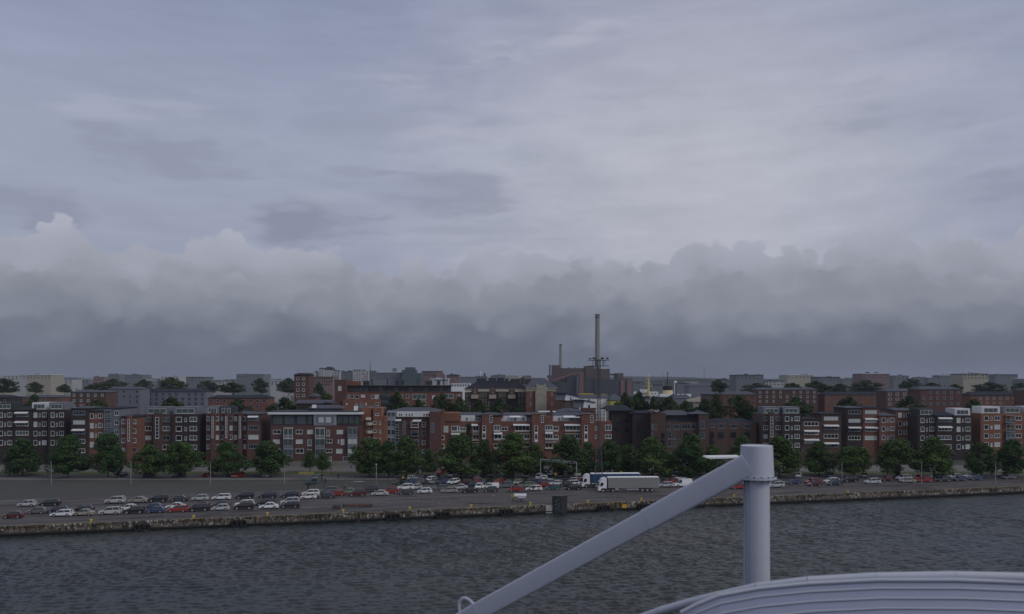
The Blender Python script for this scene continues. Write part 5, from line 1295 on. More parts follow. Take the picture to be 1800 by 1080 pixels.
b.box('parapet_rail', 946.3, 956.7, 677, 678.4, D-.9, .5, BEIGE); b.box('parapet_grille', 946.4, 956.6, 678.5, 680.5, D-.8, .3, CREAM)
mb = MB(); cx = X(950, D-1.03); cz = Z(702, D-1.03); rr = X(958.5, D-1.03)-cx
for i in range(10):
    a0, a1 = math.pi*i/10, math.pi*(i+1)/10; mb.tube((cx+rr*math.cos(a0), D-1.03, cz+rr*math.sin(a0)), (cx+rr*math.cos(a1), D-1.03, cz+rr*math.sin(a1)), .09, .09, CONC, 4)
mb.build('arch_moulding', b.r)
mb = MB(); a, c = X(923.5, D), X(980.5, D); ze = Z(681.2, D-.9)
mb.poly([(a, D-.95, ze), (c, D-.95, ze), (c, D+21, ze), (a, D+21, ze), (a+4, D+9, ze+4.6), (c-6.5, D+9, ze+4.6)], [(0, 1, 5, 4), (1, 2, 5), (2, 3, 4, 5), (3, 0, 4), (3, 2, 1, 0)], ROOFM); mb.build('roof', b.r)
b.box('roof_hood', 934, 950, 666.5, 675, D+8, 4, DARKCLAD); 
for x0, y0, y1 in ((931.5, 690, 697), (968.5, 690, 697), (931.5, 707, 714), (968.3, 707, 714), (968.5, 721, 727)): b.win(x0, y0, x0+2.6, y1, D, CREAM, GLASSG, 1, 2, .12)

# --- white and grey sheds
D = 400.
b = Bld('white_shed', 997, D, 'grey sided shed with white sloping gable above maroon brick, beside the beige gable')
b.slope('grey_wall', [(977.5, 704), (977.5, 690.5), (995, 692), (992, 704)], D, 10, GREYCLAD); b.slope('white_gable', [(992.4, 704.2), (995.2, 692.2), (1018, 698), (1018, 704.2)], D-.4, 12, WHITE)
b.slope('roof', [(976, 690), (995, 691), (1020, 697), (1020, 698.4), (995, 692.6), (976, 691.6)], D-.9, 13, ROOFD); b.win(1002.3, 699, 1004.3, 703, D-.4, DARKF, GLASS, 1, 1, .06)
b.box('brick_base', 977.5, 1018, 704.4, None, D+.3, 9, BRICK_M); b.win(996, 706.5, 1001, 719, D+.3, BEIGE, GLASS, 2, 4, .14, 'stair_window')
b.win(990, 712, 993, 718, D+.3, GREYF, GLASS, 1, 1, .1)
b = Bld('small_white_shed', 1030, 385., 'smaller lower shed with grey side and white gable just left of the lattice mast'); D = 385.
b.slope('grey_wall', [(1009, 717), (1009, 704.5), (1027, 704.5), (1024.5, 717)], D, 9, GREYCLAD); b.slope('white_gable', [(1024.8, 717.2), (1027.2, 704.6), (1046, 708), (1046, 717.2)], D-.4, 10, WHITE)
b.slope('roof', [(1008, 703.4), (1027, 703.6), (1047.5, 707.2), (1047.5, 708.4), (1027, 704.8), (1008, 704.6)], D-.9, 12, ROOFD); b.win(1034, 712, 1037, 717, D-.4, DARKF, GLASS, 1, 1, .06)
b.box('brick_base', 1023.5, 1048, 717.4, None, D-.2, 9, BRICK_M)
b = Bld('long_white_shed', 1045, 440., 'long white walled hall with grey roof and yellow ridge stripe under the power station'); D = 440.
b.box('wall', 1017, 1073, 699.5, None, D, 14, WHITE); b.roof(1017, 1073, 699.4, 694, D, 18, ROOFM, 1)
mb = MB(); mb.box((X(1018, D+9), D+8.6, Z(693.9, D+9)), (X(1043, D+9), D+9.2, Z(691.8, D+9)), YELLOW); mb.box((X(1056, D+9), D+8.6, Z(694, D+9)), (X(1065, D+9), D+9.2, Z(692.8, D+9)), YELLOW); mb.build('ridge_stripe', b.r)
b.win(1034, 702, 1036.5, 706, D, DARKF, GLASS, 1, 1, .06)
b = Bld('yellow_shed', 1080, 430., 'grey roofed hall with lime yellow wall beside the dense tree right of the mast'); D = 430.
b.box('wall', 1073.5, 1088, 704.5, None, D, 12, YELB); b.roof(1072, 1096, 703.5, 693, D, 22, ROOFM, 3)
b = Bld('grey_roofed_workshop', 1000, 356., 'low workshop with faceted grey metal roofs just behind the long red flats'); D = 356.
b.box('wall', 972, 1048, 724, None, D, 10, BRICK_M); b.roof(948, 976, 724, 722.5, D-3, 8, WHITEC, 1, name='white_roof'); b.roof(978, 1022, 724, 717.5, D, 12, ROOFM, 4); b.roof(1000, 1022, 723.6, 719, D-2, 7, ROOFM, 1, name='side_roof')
b.box('maroon_wall', 1023.5, 1044, 718.5, 724, D-1, 3, BRICK_M)

# --- power station
D = 1500.
b = Bld('power_station', 1035, D, 'huge brown power station with stepped blocks far behind the town', 'power station')
for nm, x0, x1, y0, d, m in (('low_block', 963.3, 971, 660, D-5, BROWNB), ('boiler_house', 971.2, 985, 642.2, D, BROWNB), ('turbine_hall', 985.2, 1029, 647.4, D+6, BROWNB), ('upper_block', 1029.2, 1045, 643.5, D+2, BROWNB),
                             ('east_hall', 1045.2, 1072, 648.8, D+8, BROWNB), ('stair_block', 1084.2, 1096, 656.2, D+5, BROWNB), ('far_wing', 1096.2, 1112, 664.5, D, PINKS), ('front_hall', 1027, 1045, 664, D-22, BROWND), ('low_dark_hall', 1045.4, 1108, 667, D-25, BROWND), ('store', 963, 999, 672, D-30, BROWND), ('dark_bay', 997, 1014, 661, D-15, BROWND)):
    b.box(nm, x0, x1, y0, None, d, 40, m)
b.slope('link_bridge', [(1072, 660), (1072, 657.2), (1084, 657.6), (1084, 661)], D+8, 8, BROWND)
b.box('pink_shaft', 1018.8, 1026, 654.5, None, D-22, 20, PINKS); b.box('grey_shaft', 1013.8, 1018.6, 661, None, D-20, 15, BLUEG)
for x0 in (1091, 1102.5): b.box('pink_panel', x0, x0+7, 668, None, D-27, 1.8, PINKS)
mb = MB(); p, q = P(970, 669.5, D-35), P(1016, 655.5, D-35); mb.tube(p, q, 2.0, 2.0, PINKS, 4); mb.build('conveyor', b.r)
for x in (999.5, 1010): b.box('roof_vent', x, x+1.5, 645.2, 647.3, D+8, 3, BROWND)
mb = MB(); mb.box((X(965.2, D-4), D-4, Z(661, D)), (X(967.8, D-4), D, Z(641.2, D)), BROWNB); mb.build('slim_stack', b.r)
def bigchimney(px, r0, r1, yt, D, label):
    e = empty('chimney', (X(px, D), D, 0), label, 'chimney'); z = Z(yt, D); mb = MB(); n = 12
    mb.tube((0, 0, 0), (0, 0, z*.98), r0, r1, CHIM, 24, smooth=True); child('shaft', mb.mesh('shaft'), e)
    mb = MB(); mb.tube((0, 0, z*.98), (0, 0, z), r1*1.03, r1*1.03, mat('sooty_chimney_rim', (.07, .07, .07), .9, .3, .2), 24); child('rim', mb.mesh('rim'), e)
    mb = MB(); mb.tube((0, 0, z*.955), (0, 0, z*.965), r1*1.12, r1*1.12, STEELD, 24); child('platform', mb.mesh('platform'), e); return e
bigchimney(1050.2, 4.9, 4.1, 552.8, D+62, 'tallest grey concrete chimney, rising behind the lattice mast')
bigchimney(985.4, 3.0, 2.2, 604.8, D+60, 'shorter slim grey chimney at the left end of the power station')

# --- lattice mast
D = 222.; pm = G(1052.5, 862); D = pm.y
e = empty('lattice_mast', (pm.x, D, 0), 'tall steel lattice mast with two crosswise platforms of floodlights', 'mast')
zt = Z(631.5, D); mb = MB()
def half(z):
    t = z/zt
    return max(.42, 1.15 - .045*z)
lv = [0]; 
while lv[-1] < zt-1.2: lv.append(lv[-1]+max(1.1, half(lv[-1])*2.1))
lv[-1] = zt
cn = lambda z: [Vector((sx*half(z), sy*half(z), z)) for sx, sy in ((-1, -1), (1, -1), (1, 1), (-1, 1))]
for a, c in zip(lv[:-1], lv[1:]):
    A_, C_ = cn(a), cn(c)
    for i in range(4): mb.tube(A_[i], C_[i], .06, .05, MASTG, 5, cap=False)
child('mast_legs', mb.mesh('mast_legs'), e); mb = MB()
for k, (a, c) in enumerate(zip(lv[:-1], lv[1:])):
    A_, C_ = cn(a), cn(c)
    for i in range(4):
        j = (i+1) % 4; mb.tube(C_[i], C_[j], .024, .024, MASTG, 4, cap=False)
        mb.tube(A_[i], C_[j], .024, .024, MASTG, 4, cap=False); mb.tube(A_[j], C_[i], .024, .024, MASTG, 4, cap=False)
child('bracing', mb.mesh('bracing'), e)
mb = MB(); mb.tube((-.2, .0, 0), (-.2, 0, zt), .05, .05, STEELD, 4); mb.tube((.1, .0, 0), (.1, 0, zt), .05, .05, STEELD, 4)
z = 0.5
while z < zt: mb.tube((-.2, 0, z), (.1, 0, z), .025, .025, STEELD, 3); z += .6
child('ladder', mb.mesh('ladder'), e)
for yy in (633.4, 643.5):
    z = Z(yy, D); w = 18*D/F; mb = MB()
    mb.prism([(-w, -.25), (-w*.55, -.9), (w*.55, -.9), (w, -.25), (w, .25), (w*.55, .9), (-w*.55, .9), (-w, .25)], 'z', z-.10, z+.06, STEELD)
    child('platform', mb.mesh('platform'), e)
za, zb2 = Z(643.5, D), Z(633.4, D)
mb = MB()
for x in (-9, -6.3, -5, 6.8, 8, 10.5, -11):
    mb.tube((x*D/F, -.5, za), (x*D/F, -.5, zb2), .06 if abs(x) < 9 else .035, .06, STEELD, 5)
child('struts', mb.mesh('struts'), e)
for i, x in enumerate((-16.5, -14.5, -9, -7.6, 5.6, 7, 14.5, 16.2)):
    mb = MB(); xx = x*D/F; zz = zb2+.1; s_ = .2 if abs(x) > 14 and i != 6 else .3
    mb.tube((xx, 0, zz), (xx, 0, zz+.25), .03, .03, STEELD, 4); mb.box((xx-s_, -.22, zz+.2), (xx+s_, .12, zz+.2+s_*1.3), STEELD)
    child('floodlight', mb.mesh('floodlight'), e)
mb = MB(); xx = 5.2*D/F; mb.tube((xx, 0, zb2), (xx, 0, zb2+1.4), .03, .02, STEELD, 4); mb.tube((xx-.3, 0, zb2+.9), (xx+.3, 0, zb2+.9), .02, .02, STEELD, 4); child('antenna', mb.mesh('antenna'), e)

# --- far masts, ships
def lat(name, px, yt, yb, D, w, label, m=STEELD, cross=None, cat='mast'):
    z1, z0 = Z(yt, D), 0 if yb is None else Z(yb, D); e = empty(name, (X(px, D), D, z0), label, cat); mb = MB(); h = z1-z0
    for sx, sy in ((-1, -1), (1, -1), (0, 1)): mb.tube((sx*w, sy*w, 0), (sx*w*.35, sy*w*.35, h), w*.22, w*.16, m, 4)
    n = int(h/(w*3)); 
    for i in range(n):
        a, c = i/n, (i+1)/n; ra, rc = w*(1-.65*a), w*(1-.65*c); s_ = 1 if i % 2 else -1
        mb.tube((s_*ra, -ra, a*h), (-s_*rc, -rc, c*h), w*.12, w*.12, m, 4)
    child('shaft', mb.mesh('shaft'), e)
    mb = MB(); mb.tube((0, 0, h), (0, 0, h*1.05), w*.15, w*.1, m, 4); child('tip', mb.mesh('tip'), e); return e
lat('radio_mast', 650.8, 636, None, 900, .75, 'tall thin radio mast on the left skyline, between white flats and grey block', MASTG)
lat('radio_mast', 1237.7, 649, None, 3500, 1.6, 'thin hazy radio mast on the distant hill at the right', STEELD)
lat('crane_mast', 1166.5, 657, None, 760, .55, 'faint thin mast just left of the black topped funnel', GREYF)
D = 700.
b = Bld('moored_ship', 1140, D, 'white ship with pale yellow mast and white radar dome, seen above the trees', 'ship')
b.slope('hull', [(1100, None), (1096, 697), (1200, 697), (1196, None)], D+3, 12, DARKCLAD); b.box('deckhouse', 1116, 1157, 689, 696.9, D+4, 9, WHITE); b.box('bridge', 1127, 1140, 684.5, 688.9, D+5, 6, WHITE)
for i in range(7): b.win(1118+i*5.4, 691, 1121+i*5.4, 693.5, D+4, WHITEF, GLASS, 1, 1, .15)
mb = MB(); x = X(1140.5, D); mb.tube((x, D+2, Z(697, D)), (x, D+2, Z(667, D)), 1.25, .55, YELM, 8)
for y, w in ((662.5, 4.5), (666, 3.5), (673, 3.6), (678.5, 5)): mb.box((x-w*1.4*D/F, D+1.6, Z(y+.8, D)), (x+w*.9*D/F, D+2.4, Z(y, D)), YELM)
mb.tube((x, D+2, Z(668, D)), (x, D+2, Z(661, D)), .5, .25, YELM, 6); mb.build('mast', b.r)
mb = MB(); mb.sphere((x, D+2, Z(659.8, D)), .75, WHITE); mb.build('radar_dome', b.r)
mb = MB()
for k in (1, -1):
    for q in (10, 14): mb.tube((x, D+2, Z(668, D)), (x+k*q*D/F, D+4, Z(690, D)), .06, .06, WHITE, 3)
mb.build('stays', b.r)
b = Bld('moored_icebreaker', 1175, 690., 'ship with black topped cream funnel and dark mast, right of the yellow masted ship', 'ship'); D = 690.
b.slope('hull', [(1150, None), (1146, 698), (1240, 698), (1236, None)], D-10, 10, DARKCLAD); b.box('deckhouse', 1160, 1215, 693, 697.9, D-8, 7, WHITE)
x = X(1173.5, D); r0 = 8.8*D/F
def ell(mb, z0, z1, ra, rb, m, n=20):
    v = [(x+rr*math.cos(2*math.pi*i/n), D+rr*.7*math.sin(2*math.pi*i/n), z) for z, rr in ((z0, ra), (z1, rb)) for i in range(n)]
    mb.poly(v, [(i, (i+1) % n, n+(i+1) % n, n+i) for i in range(n)], m, True); mb.poly(v, [tuple(range(n, 2*n))], m)
mb = MB(); ell(mb, Z(698, D), Z(686.2, D), r0*1.08, r0, CREAMF); f_ = mb.build('funnel', b.r)
mb = MB(); ell(mb, Z(686.2, D), Z(678.8, D), r0*.98, r0*.94, BLACK); mb.build('funnel_top', f_)
mb = MB(); mb.tube((x, D, Z(680, D)), (x, D, Z(655, D)), .42, .26, STEELD, 6); mb.box((x-5.5*D/F, D-.2, Z(674, D)), (x+5.5*D/F, D+.2, Z(673.2, D)), STEELD); mb.box((x-1.2*D/F, D-.3, Z(657, D)), (x+2*D/F, D+.3, Z(655.5, D)), STEELD)
for k in (-1, 1): mb.tube((x, D, Z(664, D)), (x+k*6.5*D/F, D, Z(679.5, D)), .06, .06, STEELD, 3)
mb.build('mast', b.r)

# --- far skyline
def block(name, x0, x1, yt, D, m, label, roofm=None, rows=0, cols=0, f=WHITEF, g=GLASS, depth=None, cat='building', top=None, wh=.55, y0=None, sto=None):
    b = Bld(name, (x0+x1)/2, D, label, cat); b.box('wall', x0, x1, yt, None, D, depth or min(60, (x1-x0)*D/F), m)
    if roofm: b.box('roof', x0-.4, x1+.4, yt-.9, yt-.02, D-.6, (depth or min(60, (x1-x0)*D/F))+1.2, roofm)
    sto = sto or 3.0*F/D
    rq = random.Random(int(x0*7+D))
    if label.find('outwards') > 0 or rq.random() < .5:
        for q in range(rq.randint(1, 3)):
            xa = rq.uniform(x0+1, max(x0+2, x1-6)); ww = rq.uniform(1.5, min(8, (x1-x0)*.3)); b.box('roof_plant', xa, xa+ww, yt-(.95 if roofm else 0)-rq.uniform(.8, 2.6)*900/D, yt-(.95 if roofm else .03), D+4+q*4, 3.5, rq.choice([STEELD, GREYCLAD, m, BLUEG]))
        if rq.random() < .4: b.pipe(rq.uniform(x0+1, x1-1), yt-rq.uniform(3, 6)*900/D, yt, D+8, STEELD, .2, 'aerial')
    for r_ in range(rows):
        for c_ in range(cols):
            w = (x1-x0)/cols; xx = x0+c_*w+w*(1-wh)/2; yy = (y0 or yt+sto*.3)+r_*sto
            if (r_*7+c_*3+int(x0)) % 11 == 0: continue
            b.win(xx, yy, xx+w*wh, yy+sto*.5, D, f, g, 1, 1, .12, out=.15)
    return b
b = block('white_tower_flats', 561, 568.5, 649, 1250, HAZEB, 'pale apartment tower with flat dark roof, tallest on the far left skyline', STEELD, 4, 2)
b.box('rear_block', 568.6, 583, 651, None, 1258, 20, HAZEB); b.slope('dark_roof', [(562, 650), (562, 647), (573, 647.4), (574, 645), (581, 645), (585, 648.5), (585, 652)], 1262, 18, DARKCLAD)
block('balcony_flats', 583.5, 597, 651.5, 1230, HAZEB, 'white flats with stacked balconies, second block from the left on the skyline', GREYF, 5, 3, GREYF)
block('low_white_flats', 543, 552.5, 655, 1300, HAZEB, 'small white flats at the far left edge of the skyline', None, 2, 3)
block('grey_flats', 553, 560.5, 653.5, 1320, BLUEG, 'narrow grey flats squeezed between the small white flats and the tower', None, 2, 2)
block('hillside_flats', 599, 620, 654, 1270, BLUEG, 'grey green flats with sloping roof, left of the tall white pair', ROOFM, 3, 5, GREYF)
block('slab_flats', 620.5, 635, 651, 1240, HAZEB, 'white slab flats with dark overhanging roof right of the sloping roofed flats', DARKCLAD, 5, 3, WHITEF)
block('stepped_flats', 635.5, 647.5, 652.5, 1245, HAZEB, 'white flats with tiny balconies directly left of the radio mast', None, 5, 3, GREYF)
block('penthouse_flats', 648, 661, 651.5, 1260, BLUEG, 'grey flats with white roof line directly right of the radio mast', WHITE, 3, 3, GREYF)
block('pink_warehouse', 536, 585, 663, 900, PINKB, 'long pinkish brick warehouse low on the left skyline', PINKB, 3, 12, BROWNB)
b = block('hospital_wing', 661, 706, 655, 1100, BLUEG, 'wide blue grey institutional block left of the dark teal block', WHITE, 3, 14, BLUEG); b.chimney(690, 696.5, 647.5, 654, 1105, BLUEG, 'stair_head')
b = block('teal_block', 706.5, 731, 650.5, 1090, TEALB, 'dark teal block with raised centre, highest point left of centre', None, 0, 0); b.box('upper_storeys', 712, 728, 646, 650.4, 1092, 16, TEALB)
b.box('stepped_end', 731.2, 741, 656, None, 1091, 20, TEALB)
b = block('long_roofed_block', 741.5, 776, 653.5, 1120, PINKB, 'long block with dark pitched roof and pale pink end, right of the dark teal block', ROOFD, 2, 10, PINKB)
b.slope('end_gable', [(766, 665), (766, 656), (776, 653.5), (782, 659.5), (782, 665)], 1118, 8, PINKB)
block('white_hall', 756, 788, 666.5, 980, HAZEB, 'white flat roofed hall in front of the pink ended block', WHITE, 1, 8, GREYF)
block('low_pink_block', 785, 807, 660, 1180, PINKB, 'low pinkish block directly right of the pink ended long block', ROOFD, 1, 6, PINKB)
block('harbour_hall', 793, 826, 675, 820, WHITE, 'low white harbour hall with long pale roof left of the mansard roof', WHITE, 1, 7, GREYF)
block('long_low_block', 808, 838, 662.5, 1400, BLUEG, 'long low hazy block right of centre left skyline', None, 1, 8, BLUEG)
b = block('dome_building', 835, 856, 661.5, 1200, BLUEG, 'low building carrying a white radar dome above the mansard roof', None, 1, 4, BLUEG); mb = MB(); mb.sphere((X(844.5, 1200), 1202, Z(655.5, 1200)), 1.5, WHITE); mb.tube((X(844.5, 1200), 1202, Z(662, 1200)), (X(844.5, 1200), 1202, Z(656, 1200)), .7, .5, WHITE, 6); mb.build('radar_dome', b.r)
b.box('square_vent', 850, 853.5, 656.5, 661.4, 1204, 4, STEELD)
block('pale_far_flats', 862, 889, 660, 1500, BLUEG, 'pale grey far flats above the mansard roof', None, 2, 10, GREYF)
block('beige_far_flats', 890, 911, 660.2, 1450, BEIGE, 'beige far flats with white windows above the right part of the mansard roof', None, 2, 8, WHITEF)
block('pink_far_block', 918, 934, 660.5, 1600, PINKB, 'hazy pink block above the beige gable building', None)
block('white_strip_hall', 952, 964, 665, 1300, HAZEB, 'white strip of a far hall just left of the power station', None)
# right hand skyline
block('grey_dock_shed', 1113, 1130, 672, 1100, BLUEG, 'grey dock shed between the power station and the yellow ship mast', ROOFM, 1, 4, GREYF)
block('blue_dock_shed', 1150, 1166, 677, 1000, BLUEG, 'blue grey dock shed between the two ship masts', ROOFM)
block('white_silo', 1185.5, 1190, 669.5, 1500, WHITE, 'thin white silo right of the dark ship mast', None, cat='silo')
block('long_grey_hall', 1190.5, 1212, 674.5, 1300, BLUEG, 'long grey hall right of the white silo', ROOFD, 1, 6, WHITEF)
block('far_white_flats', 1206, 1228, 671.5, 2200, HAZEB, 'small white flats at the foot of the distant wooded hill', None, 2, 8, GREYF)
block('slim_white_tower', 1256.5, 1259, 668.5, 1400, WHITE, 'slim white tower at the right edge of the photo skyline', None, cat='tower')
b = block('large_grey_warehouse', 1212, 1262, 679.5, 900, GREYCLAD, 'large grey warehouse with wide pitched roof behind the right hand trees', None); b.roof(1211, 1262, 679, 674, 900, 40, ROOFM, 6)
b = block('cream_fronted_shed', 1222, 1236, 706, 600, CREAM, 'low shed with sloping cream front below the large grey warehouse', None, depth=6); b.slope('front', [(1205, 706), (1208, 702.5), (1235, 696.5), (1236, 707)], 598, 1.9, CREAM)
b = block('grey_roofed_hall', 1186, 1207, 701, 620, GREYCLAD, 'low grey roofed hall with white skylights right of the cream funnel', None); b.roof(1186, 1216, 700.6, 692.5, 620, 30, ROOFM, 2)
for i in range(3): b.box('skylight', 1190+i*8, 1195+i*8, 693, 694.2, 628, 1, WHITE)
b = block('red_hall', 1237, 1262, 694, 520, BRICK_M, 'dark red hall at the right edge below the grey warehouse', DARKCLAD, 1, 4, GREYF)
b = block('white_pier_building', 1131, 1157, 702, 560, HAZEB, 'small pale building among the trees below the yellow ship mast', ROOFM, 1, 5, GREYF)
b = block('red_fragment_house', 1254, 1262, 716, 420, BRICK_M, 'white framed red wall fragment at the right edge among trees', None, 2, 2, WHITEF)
# town carrying on outside the photo's own picture edges
rs = random.Random(21)
NUM = ['first', 'second', 'third', 'fourth', 'fifth', 'sixth', 'seventh', 'eighth', 'ninth', 'tenth', 'eleventh', 'twelfth']
def flats(x0, x1, yt, D, m, label, seed, pent=True):
    r_ = random.Random(seed); b = Bld('apartment_block', (x0+x1)/2, D, label); st = 3.3*F/D
    n = max(2, int((x1-x0)/r_.uniform(22, 34))); w = (x1-x0)/n
    for i in range(n):
        xa = x0+i*w; yy = yt + r_.choice([0, 0, 0, st*.6, -st*.3]); dd = D + r_.choice([0, 0, -1.2, .9]); fl = int((gy(D)-yy)/st)-1; ty = r_.randrange(4)
        b.box('wall', xa, xa+w-.04, yy, None, dd, 13, m if r_.random() < .8 else r_.choice([BRICK_M, BRICK_D, GREYCLAD]))
        if r_.random() < .45: p_ = b.box('penthouse', xa+w*.05, xa+w*.9, yy-st*.8, yy-.05, dd+1.8, 7, r_.choice([WHITEC, DARKCLAD, GREYCLAD])); b.win(xa+w*.15, yy-st*.62, xa+w*.8, yy-st*.12, dd+1.8, WHITEF, GLASSG, 3, 1, .1, par=p_)
        else: b.roof(xa, xa+w, yy-.1, yy-r_.uniform(3, 6.5), dd, 13, r_.choice([ROOFM, ROOFD]), r_.choice([0, 2, 3]))
        if r_.random() < .4: b.chimney(xa+w*.7, xa+w*.7+3, yy-8, yy, dd+5, m)
        if ty == 0: b.box('stair_tower', xa+w*.35, xa+w*.62, yy-2.5, None, dd-1.5, 1.48, m); b.win(xa+w*.42, yy+5, xa+w*.55, yy+st*2.6, dd-1.5, WHITEF, GLASS, 1, 6, .14, 'stair_window')
        for j in range(fl):
            y0 = yy+st*.28+j*st; g = r_.choice([GLASS, GLASS, GLASSG, BLIND]); g2 = r_.choice([GLASS, GLASSG, GLASS, BLIND]); fr_ = r_.choice([WHITEF, WHITEF, GREYF])
            if ty == 0: b.win(xa+w*.06, y0, xa+w*.28, y0+st*.5, dd, fr_, g, 2, 1, .13); b.win(xa+w*.68, y0, xa+w*.94, y0+st*.5, dd, fr_, g2, 2, 1, .13)
            elif ty == 1: b.balcony(xa+w*.1, y0-st*.05, xa+w*.5, y0+st*.72, dd, r_.random() < .5, GREYF, GLASSG, 1.3, GREYCLAD); b.win(xa+w*.62, y0, xa+w*.9, y0+st*.5, dd, WHITEF, g, 2, 1, .13)
            elif ty == 2:
                b.win(xa+w*.12, y0, xa+w*.85, y0+st*.46, dd, fr_, g, 4, 1, .13)
                if r_.random() < .4: b.awning(xa+w*.1, xa+w*.86, y0-.6, dd, WHITE, .3, 1.2)
            else: b.win(xa+w*.15, y0, xa+w*.36, y0+st*.55, dd, WHITEF, g, 1, 1, .13); b.win(xa+w*.46, y0+st*.1, xa+w*.54, y0+st*.5, dd, WHITEF, g2, 1, 1, .1); b.win(xa+w*.64, y0, xa+w*.9, y0+st*.5, dd, WHITEF, g2, 2, 1, .13)
    return b
BR = [BRICK_M, BRICK_B, BRICK, BRICK_D, BRICK_O]
mn = {id(BRICK_M): 'maroon', id(BRICK_B): 'brown', id(BRICK): 'red', id(BRICK_D): 'dark', id(BRICK_O): 'orange'}
x = 462; i = 0
while x > -60:
    w = rs.uniform(90, 150); m = BR[i % 5]; flats(x-w, x-4, rs.uniform(720, 731), rs.uniform(298, 306), m, '%s brick flats, %s block to the left of the grey framed left flats' % (mn[id(m)], NUM[i]), i+1); x -= w+rs.uniform(2, 12); i += 1
x = 1340; i = 0
while x < 1860:
    w = rs.uniform(90, 150); m = BR[(i+1) % 5]; flats(x, x+w-4, rs.uniform(720, 733), rs.uniform(318, 328), m, '%s brick flats, %s block to the right of the dark brown flats' % (mn[id(m)], NUM[i]), i+2); x += w+rs.uniform(2, 12); i += 1
for side in (0, 1):
    x = 470 if side == 0 else 1272; i = 0
    while (x > -40 if side == 0 else x < 1850):
        w = rs.uniform(50, 120); a, c = (x-w, x) if side == 0 else (x, x+w); D = rs.uniform(430, 560); m = rs.choice([BRICK_M, BRICK_D, BRICK_B, GREYCLAD, BRICK])
        yt = rs.uniform(684, 700); b = block('town_building', a, c, yt, D, m, '%s building outwards in the second row on the %s side' % (NUM[i], 'left' if side == 0 else 'right'), None, 3, int(w/11), rs.choice([GREYF, DARKF, WHITEF]), rs.choice([GLASS, GLASSG]), depth=14, wh=rs.uniform(.25, .5))
        b.roof(a, c, yt, yt-rs.uniform(3, 7), D, 14, rs.choice([ROOFM, ROOFD]), 3); x += -(w+rs.uniform(0, 20)) if side == 0 else (w+rs.uniform(0, 20)); i += 1
    x = 535 if side == 0 else 1264; i = 0
    while (x > -40 if side == 0 else x < 1850):
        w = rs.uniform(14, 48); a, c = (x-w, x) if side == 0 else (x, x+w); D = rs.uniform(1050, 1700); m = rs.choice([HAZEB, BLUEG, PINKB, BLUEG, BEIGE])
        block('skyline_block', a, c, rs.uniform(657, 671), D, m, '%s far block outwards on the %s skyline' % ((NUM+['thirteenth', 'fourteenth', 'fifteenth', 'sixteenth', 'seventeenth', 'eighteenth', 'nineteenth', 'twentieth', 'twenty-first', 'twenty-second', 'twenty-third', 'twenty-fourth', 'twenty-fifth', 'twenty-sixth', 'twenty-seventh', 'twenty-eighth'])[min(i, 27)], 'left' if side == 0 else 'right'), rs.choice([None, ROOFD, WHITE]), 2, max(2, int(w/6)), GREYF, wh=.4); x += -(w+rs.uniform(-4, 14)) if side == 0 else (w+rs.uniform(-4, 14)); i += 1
# distant low hills and far tree belt
def ridge(name, D, seed, hb, hv, m, label, x0=-1.0, x1=1.0):
    r_ = random.Random(seed); mb = MB(); n = 160; ph = [r_.random()*6.28 for _ in range(6)]; vs = []
    for i in range(n+1):
        t = i/n; xx = (x0+(x1-x0)*t)*D; h = hb + sum(hv/(k+1)*math.sin((k*2.3+1.7)*t*9+ph[k]) for k in range(6)) + r_.uniform(-.03, .03)*hb
        vs += [(xx, D, -2), (xx, D+60, max(2, h)), (xx, D+400, max(2, h)*.9), (xx, D+900, -2)]
    mb.poly(vs, [(4*i+k, 4*i+4+k, 4*i+5+k, 4*i+1+k) for i in range(n) for k in range(3)], m)
    return mb.build(name, label=label, kind='structure')
WOOD = mat('distant_woodland', (.030, .045, .035), .95, .35, .012)
ridge('hills', 5200, 2, 40, 7, WOOD, 'low wooded hills along the horizon')
ridge('far_tree_belt', 2300, 5, 24, 5, WOOD, 'belt of distant trees behind the town')

# ------------------------------------------------------------------ the ship we stand on: white crane boom and deck edge
def at(px, py, D): return P(px, py, D)
A0, A1 = at(845, 1073, 15.9), at(1318, 816, 13.6)
e = empty('crane_boom', A0, 'thick blurred white crane boom of the ship crossing the picture diagonally', 'crane boom')
d = (A1-A0); L = d.length; d.normalize()
up = Vector((0, 0, 1)) - d*d.z; up.normalize(); sd = d.cross(up)
MBm = Matrix((( d.x, sd.x, up.x, 0), (d.y, sd.y, up.y, 0), (d.z, sd.z, up.z, 0), (0, 0, 0, 1)))
def rbox(mb, x0, x1, hw, hh, m, c=.22, k0=1.0, k1=1.0, n=4):
    """box beam with rounded edges along local x"""
    o = []
    for sx, sy, a0 in ((1, 1, 0), (-1, 1, 90), (-1, -1, 180), (1, -1, 270)):
        for i in range(n+1):
            a = R(a0+90*i/n); r_ = c*hh; o.append((sx*(hw-r_)+r_*math.cos(a), sy*(hh-r_)+r_*math.sin(a)))
    N_ = len(o); vs = [MBm @ Vector((x0, p*k0, q*k0)) for p, q in o] + [MBm @ Vector((x1, p*k1, q*k1)) for p, q in o]
    mb.poly(vs, [(i, N_+i, N_+(i+1) % N_, (i+1) % N_) for i in range(N_)], m, True); mb.poly(vs, [tuple(range(N_-1, -1, -1)), tuple(range(N_, 2*N_))], m)
step = L*.66
mb = MB(); rbox(mb, .0, step+.3, .158, .172, SHIPW, .22); child('inner_section', mb.mesh('inner_section'), e)
mb = MB(); rbox(mb, step, L, .163, .184, SHIPW, .22); child('outer_section', mb.mesh('outer_section'), e)
mb = MB(); rbox(mb, -.9, .0, .158, .172, SHIPW, .3, k0=.82); rbox(mb, -.02, .02, .161, .176, SHIPW, .22); child('boom_head', mb.mesh('boom_head'), e)
mb = MB(); pts = []
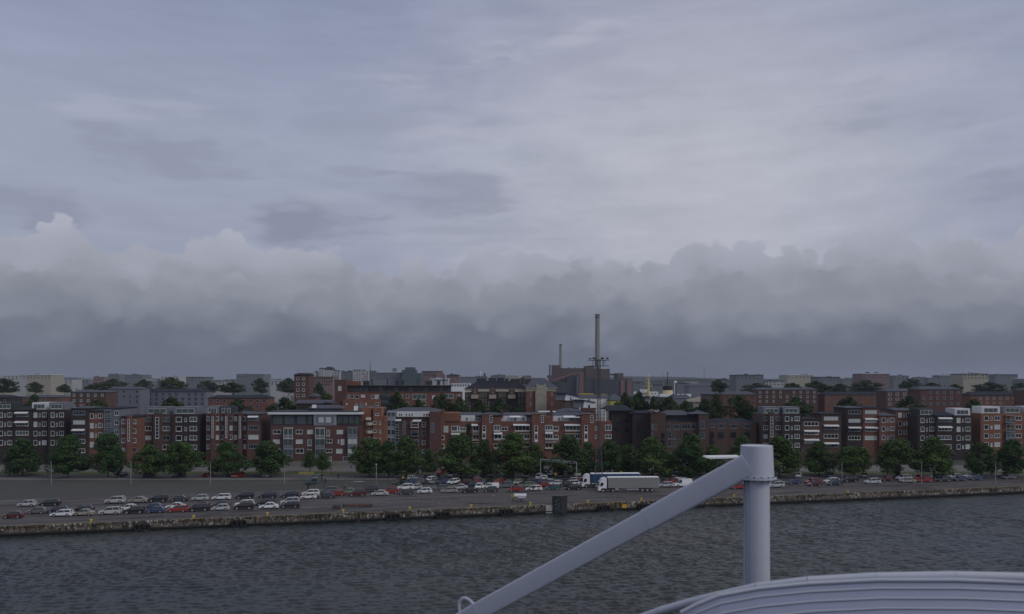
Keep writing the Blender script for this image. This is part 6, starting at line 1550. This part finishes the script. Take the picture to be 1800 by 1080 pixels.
for i in range(15):
    a = math.pi*(1.12 - 1.30*i/14); pts.append(MBm @ Vector((-.26+.18*math.cos(a), -.0, .08+.27*max(-.5, math.sin(a)))))
mb.path(pts, .031, SHIPW, 8); child('lifting_eye', mb.mesh('lifting_eye'), e)
for q in (.33, .62):
    mb = MB(); xx = step+(L-step)*q; rbox(mb, xx-.006, xx+.006, .1655, .1865, SHIPW, .22); child('weld_seam', mb.mesh('weld_seam'), e)
for q in (.12, .5):
    mb = MB(); c_ = MBm @ Vector((step*q, -.157, .05)); mb.tube(c_, c_ + (MBm @ Vector((0, -.02, 0))), .03, .03, SHIPG, 10); child('bolt', mb.mesh('bolt'), e)
# pedestal that carries it, right of the photo's own edge
pt = A1 + d*.1; e2 = empty('crane_pedestal', (pt.x+.05, pt.y+.1, H-6), 'round white crane pedestal standing on the ship deck at the right', 'crane pedestal')
mb = MB(); mb.tube((0, 0, 0), (0, 0, pt.z-(H-6)-.25), .22, .20, SHIPW, 28); child('column', mb.mesh('column'), e2)
mb = MB(); mb.tube((0, 0, pt.z-(H-6)-.25), (0, 0, pt.z-(H-6)+.24), .27, .25, SHIPW, 28); child('slewing_head', mb.mesh('slewing_head'), e2)
mb = MB(); mb.tube((-.20, -.13, 0), (-.18, -.12, pt.z-(H-6)-.3), .022, .022, SHIPG, 8); child('cable_pipe', mb.mesh('cable_pipe'), e2)
mb = MB(); mb.tube((0, 0, pt.z-(H-6)-.29), (0, 0, pt.z-(H-6)-.255), .31, .31, SHIPW, 28)
for i in range(16): a = i*math.pi/8; mb.tube((.29*math.cos(a), .29*math.sin(a), pt.z-(H-6)-.32), (.29*math.cos(a), .29*math.sin(a), pt.z-(H-6)-.24), .014, .014, STEELD, 6)
child('bolted_flange', mb.mesh('bolted_flange'), e2)
# curved gunwale and ribbed cover at the bottom right
e3 = empty('deck_cover', at(1300, 1080, 9.5), 'ribbed bluish white lifeboat canopy with rounded white rim at the bottom right corner', 'canopy')
B0 = root_loc(e3); mb = MB()
rim = [(1040, 1112, 10.6), (1117, 1084, 10.2), (1160, 1068, 10), (1210, 1053.5, 9.8), (1262, 1041, 9.6), (1330, 1026, 9.4), (1420, 1015, 9.2), (1540, 1008, 9.0), (1680, 1006, 8.8), (1850, 1010, 8.6)]
pts = [at(a, c+6.5, dd)-B0 for a, c, dd in rim]; mb.path(pts, .048, SHIPW, 12); child('rim', mb.mesh('rim'), e3)
mb = MB(); top = [(1196, 1078), (1225, 1063), (1262, 1048.5), (1330, 1036), (1420, 1027), (1540, 1021), (1680, 1021), (1850, 1027)]
tp = [at(a, c, 9.25-.001*(a-1190))-B0 for a, c in top]
vs = []; 
for q in tp: vs += [q, q+Vector((.036, -.63, -.81)), q+Vector((.05, -.8, -1.6))]
mb.poly(vs, [(3*i+k, 3*i+3+k, 3*i+4+k, 3*i+1+k) for i in range(len(tp)-1) for k in range(2)], SHIPG); child('canopy_skin', mb.mesh('canopy_skin'), e3)
mb = MB(); mb.path([q+Vector((0, -.01, .01)) for q in tp], .022, SHIPW, 6); child('canopy_edge', mb.mesh('canopy_edge'), e3)
for j in range(9):
    mb = MB(); f_ = .14+.19*j
    mb.path([q+Vector((.02*f_, -.35*f_-.015, -.45*f_+.0)) for q in tp], .010, SHIPW, 5); child('rib', mb.mesh('rib'), e3)

# ------------------------------------------------------------------ air: sea haze that fades the far town
HAZE_D = 0.00009
hz = bpy.data.materials.new('sea_haze'); hz.use_nodes = True; t = hz.node_tree
for n_ in list(t.nodes):
    if n_.type == 'BSDF_PRINCIPLED': t.nodes.remove(n_)
pv = t.nodes.new('ShaderNodeVolumePrincipled'); pv.inputs['Density'].default_value = HAZE_D; pv.inputs['Color'].default_value = (.62, .68, .80, 1)
pv.inputs['Anisotropy'].default_value = 0.0
t.links.new(pv.outputs[0], [n_ for n_ in t.nodes if n_.type == 'OUTPUT_MATERIAL'][0].inputs['Volume'])
mb = MB(); mb.box((-12000, -600, -6), (12000, 17500, 190), hz); ho = mb.build('haze'); tag(ho, kind='stuff', label='thin blue grey haze over the town')
